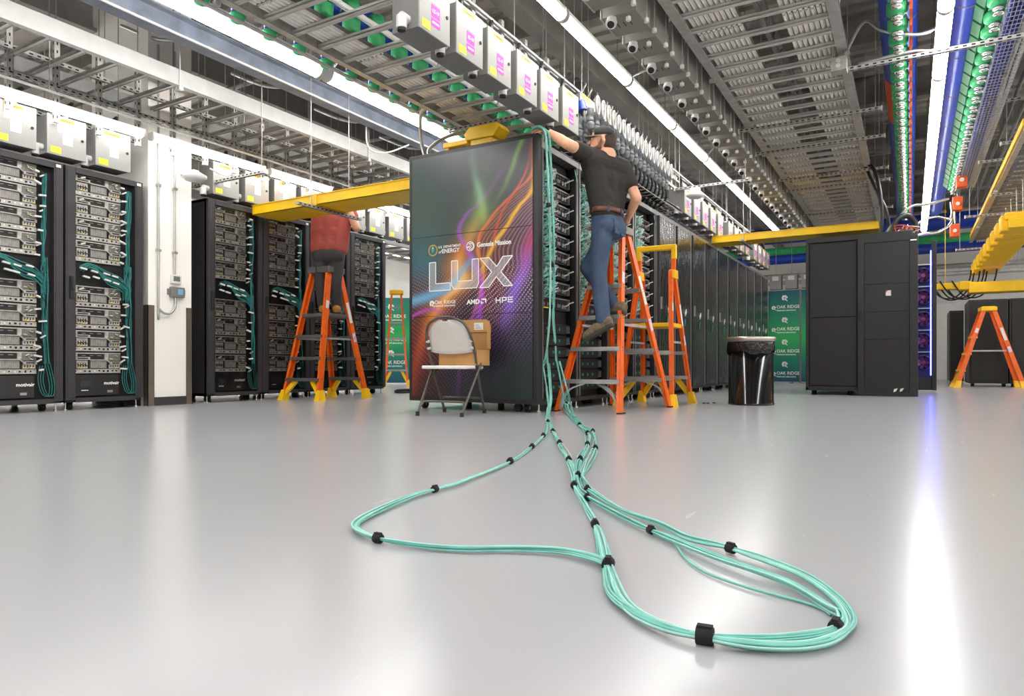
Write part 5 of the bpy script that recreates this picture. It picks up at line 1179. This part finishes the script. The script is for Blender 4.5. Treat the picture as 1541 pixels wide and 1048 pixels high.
# blue mesh basket with cables, right aisle
t = thing('cable_basket', 'blue wire basket full of pale cables in the right aisle', 'cable tray', (.75, 6, 3.2)); s = MB()
for i in range(8): s.bar((.66+.03*i, 5.5, 3.2), (.66+.03*i, 13, 3.2), .005, .005)
for i in range(90): s.bar((.655, 5.5+.083*i, 3.198), (.875, 5.5+.083*i, 3.198), .005, .005); 
for x in (.655, .875):
    for z in (3.22, 3.25): s.bar((x, 5.5, z), (x, 13, z), .005, .005)
s.build('wire_mesh', 'galv_light', t, world=True, kind='stuff'); s = MB(); rc = random.Random(4)
for i in range(14): x = rc.uniform(.67, .78); s.tube(cat_rom([(x+rc.uniform(-.01, .01), 5.5+1.25*k, 3.215+rc.uniform(0, .03)) for k in range(7)], 3), .012, 5, 0)
for i in range(7): x = rc.uniform(.80, .87); s.tube(cat_rom([(x+rc.uniform(-.01, .01), 5.5+1.25*k, 3.215+rc.uniform(0, .03)) for k in range(7)], 3), .012, 5, 1)
s.build('blue_cables', ['pipe_blue', 'white_plastic'], t, world=True, kind='stuff')
for y in (7, 10, 12.5): s = MB(); rod(s, .65, y, 3.19); s.build('hanger_rod', 'galv', t, world=True)
# conduit banks on the ceiling
rc = random.Random(21)
for i in range(9): x = 1.0+.13*i; run('grey ceiling conduit in the bank beyond the blue wire basket', [(x, 4, 3.75), (x, 17, 3.75)], .022, 'galv_dark', [(x, 6, 3.75), (x, 12, 3.75)]) ['group'] = 'ceiling conduits over the right aisle'
for i in range(5): y = 3.2+2.4*i; run('grey ceiling conduit crossing above the left aisle', [(-8.5, y, 3.85), (-4.5, y, 3.85)], .03, 'galv_dark', [(-8, y, 3.85), (-5, y, 3.85)])['group'] = 'crossing conduits over the left aisle'
for i in range(5):
    y = 4.0+1.3*i; t = thing('flexible_conduit', 'armoured conduit arching across the dark left ceiling', 'conduit', (-5.9, y, 3.5), 0, 'armoured conduits in the left ceiling')
    MB().tube(cat_rom([(-6.9, y, 3.84), (-6.4, y+.1, 3.62), (-5.9, y+.2, 3.58), (-5.6, y+.25, 3.66), (-5.45, y+.3, 3.84)], 5), .02, 7).build('run', 'conduit', t, world=True)
    s = MB(); rod(s, -6.0, y+.18, 3.58); s.build('hanger_rod', 'galv', t, world=True)
run('round grey duct along the ceiling above the centre lights', [(-2.1, 2, 4.1), (-2.1, 17, 4.1)], .10, 'galv_dark', [(-2.1, 4, 4.1), (-2.1, 10, 4.1)], 'duct_run', 'duct', 16)
# rungs and rails over the far left aisles
for x, z, lb in ((-8.1, 2.6, 'rung tray in the aisle behind the left cabinets'), (-10.0, 2.9, 'rung tray in the outermost left aisle')):
    rung_tray('ladder_tray', lb, x, x-.6, z, 3, 18, .4, .1, 'galv_light', 'galv', [(x-.3, y) for y in (4, 8, 12, 16)])

# far end of the hall above the backdrop
for i, (m_, y, z, r_, lb) in enumerate((('pipe_blue', 17.6, 2.95, .11, 'blue pipe crossing the far end of the hall'), ('pipe_green', 17.95, 3.2, .10, 'green pipe crossing the far end of the hall'), ('pipe_blue', 18.6, 3.7, .2, 'large blue pipe high at the far end of the hall'), ('galv', 18.9, 2.7, .06, 'grey conduit crossing the far end of the hall'), ('galv_light', 18.2, 2.45, .05, 'pale conduit crossing low at the far end of the hall'))):
    run(lb, [(-5, y, z), (3.5, y, z)], r_, m_, [(-4, y, z), (-1, y, z), (2, y, z)], 'water_pipe' if r_ > .07 else 'conduit_run', 'pipe', 14)
for i in range(6):
    t = thing('tap_box', 'grey tap box in the far row seen above the backdrop', 'electrical box', (-2.9+.35*i, 17.2, 2.2), 0, 'far tap boxes above the backdrop'); MB().box(0, .26, 0, .2, 0, .33).build('enclosure', 'box_grey', t); MB().box(.0, .26, -.012, 0, 0, .33).build('door', 'box_face', t); s = MB(); rod(s, .13, .1, .3, CZ+.02-2.2); s.build('hanger_rod', 'galv', t); MB().box(.06, .2, -.014, -.012, .2, .3).build('white_label', 'paper', t)
t = thing('duct_run', 'brown panelled duct crossing behind the backdrop', 'duct', (-2, 19.2, 2.0)); MB().box(-5, .2, 19.2, 19.7, 2.0, 2.35).build('casing', M('duct_tan', '9a8264', .6, var=.1), t, world=True); s = MB(); rod(s, -4, 19.4, 2.3); rod(s, -1, 19.4, 2.3); s.build('hanger_rod', 'galv', t, world=True)

# ================================================================== people
M('skin', 'd9a283', .5, var=.06, scale=14)
M('shirt_black', '2b2623', .85, var=.15, scale=6, bump=.45, bscale=11, stretch=(1, 1, .45))
M('shirt_red', 'a84e47', .85, var=.12, scale=5, bump=.45, bscale=10, stretch=(1, 1, .5))
M('denim', '3b4b63', .85, var=.3, scale=9, bump=.4, bscale=16, stretch=(1, 1, .6))
M('trousers_dark', '3a3536', .85, var=.12, scale=6, bump=.4, bscale=12, stretch=(1, 1, .5))
M('hair_brown', '3a2a20', .7, var=.3, scale=60)
M('cap_black', '2c2a2a', .8, var=.1); M('cap_tan', '8f8577', .8, var=.1)
M('shoe_brown', '6e5f48', .75, var=.35, scale=30, bump=.3, bscale=60); M('boot_tan', 'b07a2e', .75, var=.2, scale=20)
M('beard_brown', '7a5038', .8, var=.3, scale=80)
M('belt_brown', '6b3d2a', .5, var=.1); M('sole_dark', '3a352e', .8)
def rc_mesh(cones):
    """closed round cones as separate islands, to be fused by a voxel remesh"""
    b = MB(); nu, nv = 14, 7
    for (p, r1, q, r2) in cones:
        p = Vector(p); q = Vector(q); d = q-p; L = d.length
        t = d.normalized() if L > 1e-5 else Vector((0, 0, 1)); a = t.orthogonal().normalized(); c = t.cross(a)
        rings = []
        for i in range(1, nv): an = -PI/2+PI/2*i/nv; rings.append((p+t*(r1*math.sin(an)), r1*math.cos(an)))
        rings.append((p, r1)); rings.append((q, r2))
        for i in range(1, nv): an = PI/2*i/nv; rings.append((q+t*(r2*math.sin(an)), r2*math.cos(an)))
        vs_ = [p-t*r1]
        for (cc, rr) in rings:
            for k in range(nu): an = 2*PI*k/nu; vs_.append(cc+a*(rr*math.cos(an))+c*(rr*math.sin(an)))
        vs_.append(q+t*r2); m = len(rings); fs = [(0, 1+(k+1) % nu, 1+k) for k in range(nu)]
        for i in range(m-1):
            for k in range(nu): fs.append((1+i*nu+k, 1+i*nu+(k+1) % nu, 1+(i+1)*nu+(k+1) % nu, 1+(i+1)*nu+k))
        e = 1+m*nu; fs += [(e, 1+(m-1)*nu+k, 1+(m-1)*nu+(k+1) % nu) for k in range(nu)]
        b.add(vs_, fs, 0, True)
    return b
def blob(name, cones, mat, parent, vox=.008, it=4):
    b = rc_mesh(cones); r = parent
    while r.parent: r = r.parent
    m4 = (Matrix.Translation(r.location) @ Matrix.Rotation(r.rotation_euler.z, 4, 'Z')).inverted()
    me = b.mesh(name+'_src', mat, m4); o = bpy.data.objects.new(name+'_src', me); col.objects.link(o)
    rm = o.modifiers.new('r', 'REMESH'); rm.mode = 'VOXEL'; rm.voxel_size = vox; rm.use_smooth_shade = True
    sm = o.modifiers.new('s', 'SMOOTH'); sm.factor = .5; sm.iterations = it
    dg = bpy.context.evaluated_depsgraph_get(); dg.update()
    m2 = bpy.data.meshes.new_from_object(o.evaluated_get(dg)); bpy.data.objects.remove(o); bpy.data.meshes.remove(me)
    m2.name = name; m2.materials.clear(); m2.materials.append(MT[mat])
    for p in m2.polygons: p.use_smooth = True
    n = bpy.data.objects.new(name, m2); n.parent = parent; col.objects.link(n); return n
V = Vector
def lerp(a, b, t): return V(a)+(V(b)-V(a))*t
def hand(wrist, palm_dir, palm_up, curl, L=.085):
    """palm and five fingers: palm_dir along the hand, palm_up away from the palm, curl per finger (radians per joint)"""
    w = V(wrist); d = V(palm_dir).normalized(); u = V(palm_up); u = (u-d*u.dot(d)).normalized(); s = d.cross(u)
    k = w+d*L; out = [(w, .026, w+d*.03, .03)]
    for i in range(4): out.append((w+d*.02+s*(-.024+.016*i), .015, k+s*(-.030+.020*i), .0125))
    for i, fl_ in enumerate((.062, .074, .070, .055)):
        p = k+s*(-.030+.020*i); dd = d.copy(); a = curl
        for j, f in enumerate((.45, .32, .23)):
            dd = (dd*math.cos(a)-u*math.sin(a)).normalized(); u2 = u; q = p+dd*(fl_*f*1.25); out.append((p, .0105-.001*j, q, .0095-.001*j)); p = q
            u = (u*math.cos(a)+dd*math.sin(a)).normalized() if False else u
    p = w+d*.03-s*.03; q = p+(d*.55-s*.65-u*.35).normalized()*.045; out.append((p, .015, q, .012)); out.append((q, .012, q+(d*.9-s*.1-u*.35).normalized()*.035, .0105)); return out
# ------------------------------------------------------------------ person in black on the ladder
m1 = thing('person', 'person in black t-shirt, jeans and cap standing on a ladder, reaching to the rack top', 'person', (-2.3, 5.55, .6))
LS, RS = V((-2.395, 5.43, 2.215)), V((-2.215, 5.765, 2.17)); NK = V((-2.30, 5.60, 2.245)); PV = V((-2.30, 5.62, 1.66))
LH, RHp = V((-2.31, 5.535, 1.63)), V((-2.29, 5.705, 1.63))
LE, LW = V((-2.45, 5.11, 2.235)), V((-2.655, 5.155, 2.385)); RE, RWr = V((-2.08, 5.75, 1.875)), V((-2.215, 5.90, 1.735))
LK, LA = V((-2.335, 5.50, 1.20)), V((-2.265, 5.44, .80)); RK, RA = V((-2.50, 5.645, 1.275)), V((-2.25, 5.64, .935))
HD = V((-2.335, 5.585, 2.37)); hf = V((-.93, -.36, .06)).normalized(); hs = hf.cross(V((0, 0, 1))).normalized(); hu = hs.cross(hf)
head = [(HD-hf*.012+hu*.035, .088, HD-hf*.02-hu*.0, .084), (HD+hf*.045-hu*.02, .058, HD+hf*.06-hu*.07, .040), (HD+hf*.03-hu*.055, .055, HD-hf*.0-hu*.05, .06), (HD+hf*.03+hu*.03, .07, HD+hf*.045-hu*.01, .058),
    (HD+hf*.098+hu*.008, .010, HD+hf*.118-hu*.022, .0125), (HD+hf*.096-hu*.055, .012, HD+hf*.092-hu*.062, .012), (NK-V((0, 0, .04)), .058, HD-hf*.012-hu*.06, .050)]
for e in (-1, 1): head.append((HD-hf*.008+hs*(e*.083)+hu*.012, .016, HD-hf*.014+hs*(e*.088)-hu*.022, .011))
body = head+[(LS, .055, LE, .046), (LE, .045, lerp(LE, LW, .35), .045), (lerp(LE, LW, .35), .045, LW, .027), (RS, .055, RE, .045), (RE, .044, lerp(RE, RWr, .4), .042), (lerp(RE, RWr, .4), .042, RWr, .027),
    (LS, .06, RS, .06), (NK, .08, PV, .085), (LH, .07, LK, .055), (LK, .055, LA, .04), (RHp, .07, RK, .055), (RK, .05, RA, .04)]
body += hand(LW, (-.85, -.30, .12), (.1, -.2, 1), .55)+hand(RWr, (-.75, .45, -.45), (.2, .5, .8), .5)
blob('body', body, 'skin', m1, .0065, 3)
ct = V((-2.31, 5.60, 2.03)); ax = (RS-LS).normalized()
sh = [(LS, .078, RS, .078), (LS+V((.02, .02, -.06)), .10, RS+V((-.01, -.02, -.05)), .10), (ct-ax*.10, .115, ct+ax*.10, .115), (V((-2.31, 5.53, 1.85)), .108, V((-2.30, 5.69, 1.85)), .108), (V((-2.31, 5.525, 1.755)), .112, V((-2.30, 5.71, 1.74)), .112),
    (LS+V((.02, .03, -.06)), .10, V((-2.31, 5.53, 1.75)), .108), (RS+V((-.01, -.02, -.05)), .10, V((-2.30, 5.70, 1.75)), .108), (ct, .12, V((-2.31, 5.61, 1.75)), .118),
    (LS, .076, lerp(LS, LE, .52), .072), (RS, .076, lerp(RS, RE, .55), .072), (NK-V((0, 0, .02)), .075, NK-V((0, 0, .05)), .09)]
blob('t_shirt', sh, 'shirt_black', m1, .010, 5)
jn = [(LH+V((0, 0, .05)), .10, RHp+V((0, 0, .05)), .10), (LH+V((.035, .0, -.02)), .098, RHp+V((.035, 0, -.02)), .098), (LH, .098, lerp(LH, LK, .5), .088), (lerp(LH, LK, .5), .088, LK, .072), (LK, .073, lerp(LK, LA, .5), .068), (lerp(LK, LA, .5), .068, LA+V((0, 0, .0)), .066),
    (RHp, .096, lerp(RHp, RK, .5), .086), (lerp(RHp, RK, .5), .086, RK, .071), (RK, .072, lerp(RK, RA, .5), .066), (lerp(RK, RA, .5), .066, RA, .063)]
blob('jeans', jn, 'denim', m1, .010, 5)
def waist_ring(zc, rx, ry, c, tilt, h, mat, name, parent):
    b = MB(); n = 32; vs_ = []
    for dz in (-h/2, h/2):
        for i in range(n): a = 2*PI*i/n; x = c[0]+rx*math.cos(a); y = c[1]+ry*math.sin(a); vs_.append((x, y, zc+dz+tilt*(y-c[1])))
    b.add(vs_, [(i, (i+1) % n, n+(i+1) % n, n+i) for i in range(n)], 0, True); o = b.build(name, mat, parent, world=True)
    sd = o.modifiers.new('solid', 'SOLIDIFY'); sd.thickness = .006; return o
waist_ring(1.745, .130, .215, (-2.303, 5.618), .02, .038, 'belt_brown', 'belt', m1)
for a in (-.9, .0, .9): c = V((-2.303+.133*math.cos(a), 5.618+.218*math.sin(a), 1.742)); s = MB(); s.ob(c, (V((.004*math.cos(a), .004*math.sin(a), 0)), V((-.009*math.sin(a), .009*math.cos(a), 0)), V((0, 0, .028)))); s.build('belt_loop', 'denim', m1, world=True)
for yy in (5.545, 5.69): s = MB(); s.ob((-2.186, yy, 1.60), (V((.004, 0, 0)), V((0, .055, 0)), V((-.006, 0, .065)))); s.build('back_pocket', M('denim_dark', '384f70', .85, var=.3, scale=20), m1, world=True, bevel=.006)
def shoe(ankle, heel, toe, mat, parent, lace=True):
    a, h, t_ = V(ankle), V(heel), V(toe); d = (t_-h).normalized(); up = V((0, 0, 1)); up = (up-d*up.dot(d)).normalized()
    o = blob('shoe', [(a-V((0, 0, .01)), .052, h+up*.05, .05), (h+up*.035, .045, lerp(h, t_, .45)+up*.04, .046), (lerp(h, t_, .45)+up*.045, .045, lerp(h, t_, .8)+up*.03, .042), (lerp(h, t_, .75)+up*.032, .042, t_-d*.03+up*.026, .034)], mat, parent, .007, 4)
    sd = d.cross(up); s = MB()
    prof = [(-.035, -.03), (-.02, -.042), (.10, -.040), (.18, -.046), (.245, -.036), (.27, -.012)]
    pts = [(h+d*x+sd*y) for x, y in prof]+[(h+d*x-sd*y) for x, y in reversed(prof)]; n = len(pts)
    s.add([p-up*.012 for p in pts]+[p+up*.012 for p in pts], [tuple(range(n)), tuple(range(2*n-1, n-1, -1))]+[(i, n+i, n+(i+1) % n, (i+1) % n) for i in range(n)]); s.build('sole', 'sole_dark', o, world=True)
    if lace:
        for i in range(4): c = lerp(h, t_, .42+.09*i)+up*(.088-.008*i); s = MB(); s.bar(c-sd*.022, c+sd*.022, .008, .006); s.build('lace', 'cap_tan', o, world=True)
shoe(LA, (-2.205, 5.435, .735), (-2.435, 5.425, .615), 'shoe_brown', m1); shoe(RA, (-2.17, 5.635, .86), (-2.43, 5.645, .862), 'shoe_brown', m1)
# cap, hair, glasses, beard, watch
s = MB(); n = 20; vs_ = []
for j in range(7):
    an = PI/2*j/6
    for i in range(n): a = 2*PI*i/n; vs_.append(HD+hu*.035-hf*.012+(hf*math.cos(a)*1.08+hs*math.sin(a))*(.095*math.cos(an))+hu*(.098*math.sin(an)))
s.add(vs_, [(j*n+i, j*n+(i+1) % n, (j+1)*n+(i+1) % n, (j+1)*n+i) for j in range(6) for i in range(n)], 0, True); cp = s.build('cap', 'cap_black', m1, world=True); sd = cp.modifiers.new('solid', 'SOLIDIFY'); sd.thickness = .004
s = MB(); vs_ = []
for j in range(5):
    t = j/4
    for i in range(11): a = -1.05+2.1*i/10; r_ = .093+.075*t*math.cos(a*.9); vs_.append(HD+hu*(.042-.012*t-.02*abs(a)**2*.5*(1-t*.3))-hf*.008+hf*math.cos(a)*r_+hs*math.sin(a)*.092)
s.add(vs_, [(j*11+i, j*11+i+1, (j+1)*11+i+1, (j+1)*11+i) for j in range(4) for i in range(10)], 0, True); bl = s.build('cap_bill', 'cap_tan', cp, world=True); sd = bl.modifiers.new('solid', 'SOLIDIFY'); sd.thickness = .005
blob('hair', [(HD-hf*.038+hu*.025, .084, HD-hf*.045-hu*.02, .078), (HD-hf*.05-hu*.02, .066, HD-hf*.045-hu*.075, .046), (HD-hf*.03+hs*.05+hu*.01, .04, HD-hf*.04+hs*.045-hu*.035, .03), (HD-hf*.03-hs*.05+hu*.01, .04, HD-hf*.04-hs*.045-hu*.035, .03)], 'hair_brown', m1, .007, 2)
blob('beard', [(HD+hf*.075-hu*.075, .032, HD+hf*.02-hu*.068+hs*.045, .024), (HD+hf*.075-hu*.075, .032, HD+hf*.02-hu*.068-hs*.045, .024), (HD+hf*.02-hu*.06+hs*.058, .018, HD+hf*.0-hu*.0+hs*.076, .010), (HD+hf*.02-hu*.06-hs*.058, .018, HD+hf*.0-hu*.0-hs*.076, .010)], 'beard_brown', m1, .006, 2)
s = MB()
for e in (-1, 1):
    c = HD+hf*.100+hs*(e*.032)+hu*.012; P = [c+hs*(.024*math.cos(a))+hu*(.018*math.sin(a)) for a in [2*PI*i/12 for i in range(13)]]; s.tube(P, .0018, 5); s.tube([c+hs*(e*.024), HD+hf*.05+hs*(e*.078)+hu*.014, HD-hf*.01+hs*(e*.092)+hu*.014], .0018, 5)
s.tube([HD+hf*.104-hs*.010+hu*.014, HD+hf*.104+hs*.010+hu*.014], .0018, 5); s.build('glasses', 'black_rubber', m1, world=True)
for e in (-1, 1):
    s = MB(); c = HD+hf*.088+hs*(e*.031)+hu*.010; s.lathe([(0, -.010), (.007, -.007), (.010, 0), (.007, .007), (0, .010)], tuple(c), 10); s.build('eye', M('eye_white', 'e8e2da', .3), m1, world=True)
s = MB(); dw = (LW-LE).normalized(); s.tube([LW-dw*.03, LW-dw*.028, LW-dw*.002, LW], [.030, .034, .034, .030], 14); s.ob(LW-dw*.015+V((.0, -.02, .03)), (dw*.016, V((0, .008, .014)), V((.014, -.01, .0)))); s.build('watch', 'black_rubber', m1, world=True)

# ------------------------------------------------------------------ person in red on the left ladder (head behind the yellow tray)
m2 = thing('person', 'person in red t-shirt and dark trousers on a ladder, head hidden behind the yellow tray', 'person', (-5.99, 5.95, 1.0))
rt = V((.8643, .503, 0)); aw = V((-.503, .8643, 0)); C0 = V((-5.985, 5.955, 0))
def q(r, a, z): return C0+rt*r+aw*a+V((0, 0, z))
LS2, RS2 = q(-.13, .0, 2.27), q(.21, .02, 2.30); NK2 = q(.05, .03, 2.33); H2 = q(.09, .10, 2.43)
LH2, RH2 = q(-.095, 0, 1.70), q(.085, 0, 1.70); LK2, RK2 = q(-.09, -.03, 1.38), q(.075, -.03, 1.38); LA2, RA2 = q(-.075, .03, 1.10), q(.085, .03, 1.10)
RE2, RW2 = q(.335, -.05, 2.03), q(.25, -.11, 2.255); LE2, LW2 = q(-.2, .2, 2.2), q(-.05, .32, 2.33)
f2 = V((-.6, .8, .2)).normalized(); s2 = f2.cross(V((0, 0, 1))).normalized(); u2 = s2.cross(f2)
bd = [(H2, .088, H2+u2*.02, .086), (H2+f2*.05-u2*.02, .058, H2+f2*.06-u2*.06, .042), (NK2, .06, H2-u2*.05, .055), (H2+f2*.10, .01, H2+f2*.115-u2*.02, .012), (LS2, .055, LE2, .045), (LE2, .043, LW2, .028), (RS2, .055, RE2, .048), (RE2, .048, lerp(RE2, RW2, .4), .046), (lerp(RE2, RW2, .4), .046, RW2, .029), (LS2, .06, RS2, .06), (NK2, .08, q(0, 0, 1.75), .11), (LH2, .08, LK2, .06), (LK2, .055, LA2, .04), (RH2, .08, RK2, .06), (RK2, .055, RA2, .04)]
bd += hand(RW2, tuple(rt*-.45+aw*.2+V((0, 0, .9))), tuple(-aw), .45)+hand(LW2, tuple(rt*.3+aw*.2+V((0, 0, .9))), tuple(-aw), .45)
for e in (-1, 1): bd.append((H2+s2*(e*.084), .016, H2+s2*(e*.088)-u2*.03, .011))
blob('body', bd, 'skin', m2, .0075, 3)
blob('hair', [(H2-f2*.03+u2*.045, .085, H2-f2*.05-u2*.02, .06)], 'hair_brown', m2, .009, 2)
st = [(LS2, .085, RS2, .085), (q(-.10, 0, 2.15), .115, q(.15, 0, 2.15), .115), (q(-.105, 0, 1.98), .12, q(.12, 0, 1.98), .12), (q(-.11, 0, 1.82), .12, q(.105, 0, 1.82), .12), (q(-.10, 0, 2.15), .115, q(-.11, 0, 1.80), .118), (q(.15, 0, 2.15), .115, q(.105, 0, 1.80), .118), (q(.02, 0, 2.2), .12, q(0, 0, 1.80), .12), (LS2, .08, lerp(LS2, LE2, .55), .074), (RS2, .082, lerp(RS2, RE2, .50), .082)]
blob('t_shirt', st, 'shirt_red', m2, .010, 5)
tr = [(LH2+V((0, 0, .04)), .105, RH2+V((0, 0, .04)), .105), (LH2-aw*.03, .105, RH2-aw*.03, .105), (LH2, .102, LK2, .078), (LK2, .077, LA2, .07), (RH2, .102, RK2, .078), (RK2, .077, RA2, .07)]
blob('trousers', tr, 'trousers_dark', m2, .010, 5)
hd_ = f2.to_2d().to_3d().normalized()
for A_ in (LA2, RA2): h_ = V((A_.x, A_.y, 1.022))-hd_*.05; shoe(A_, h_, h_+hd_*.26, 'boot_tan', m2, False)
s = MB(); dw = (RW2-RE2).normalized(); s.tube([RW2-dw*.035, RW2-dw*.033, RW2-dw*.007, RW2-dw*.005], [.032, .036, .036, .032], 14); s.build('watch', 'black_rubber', m2, world=True)
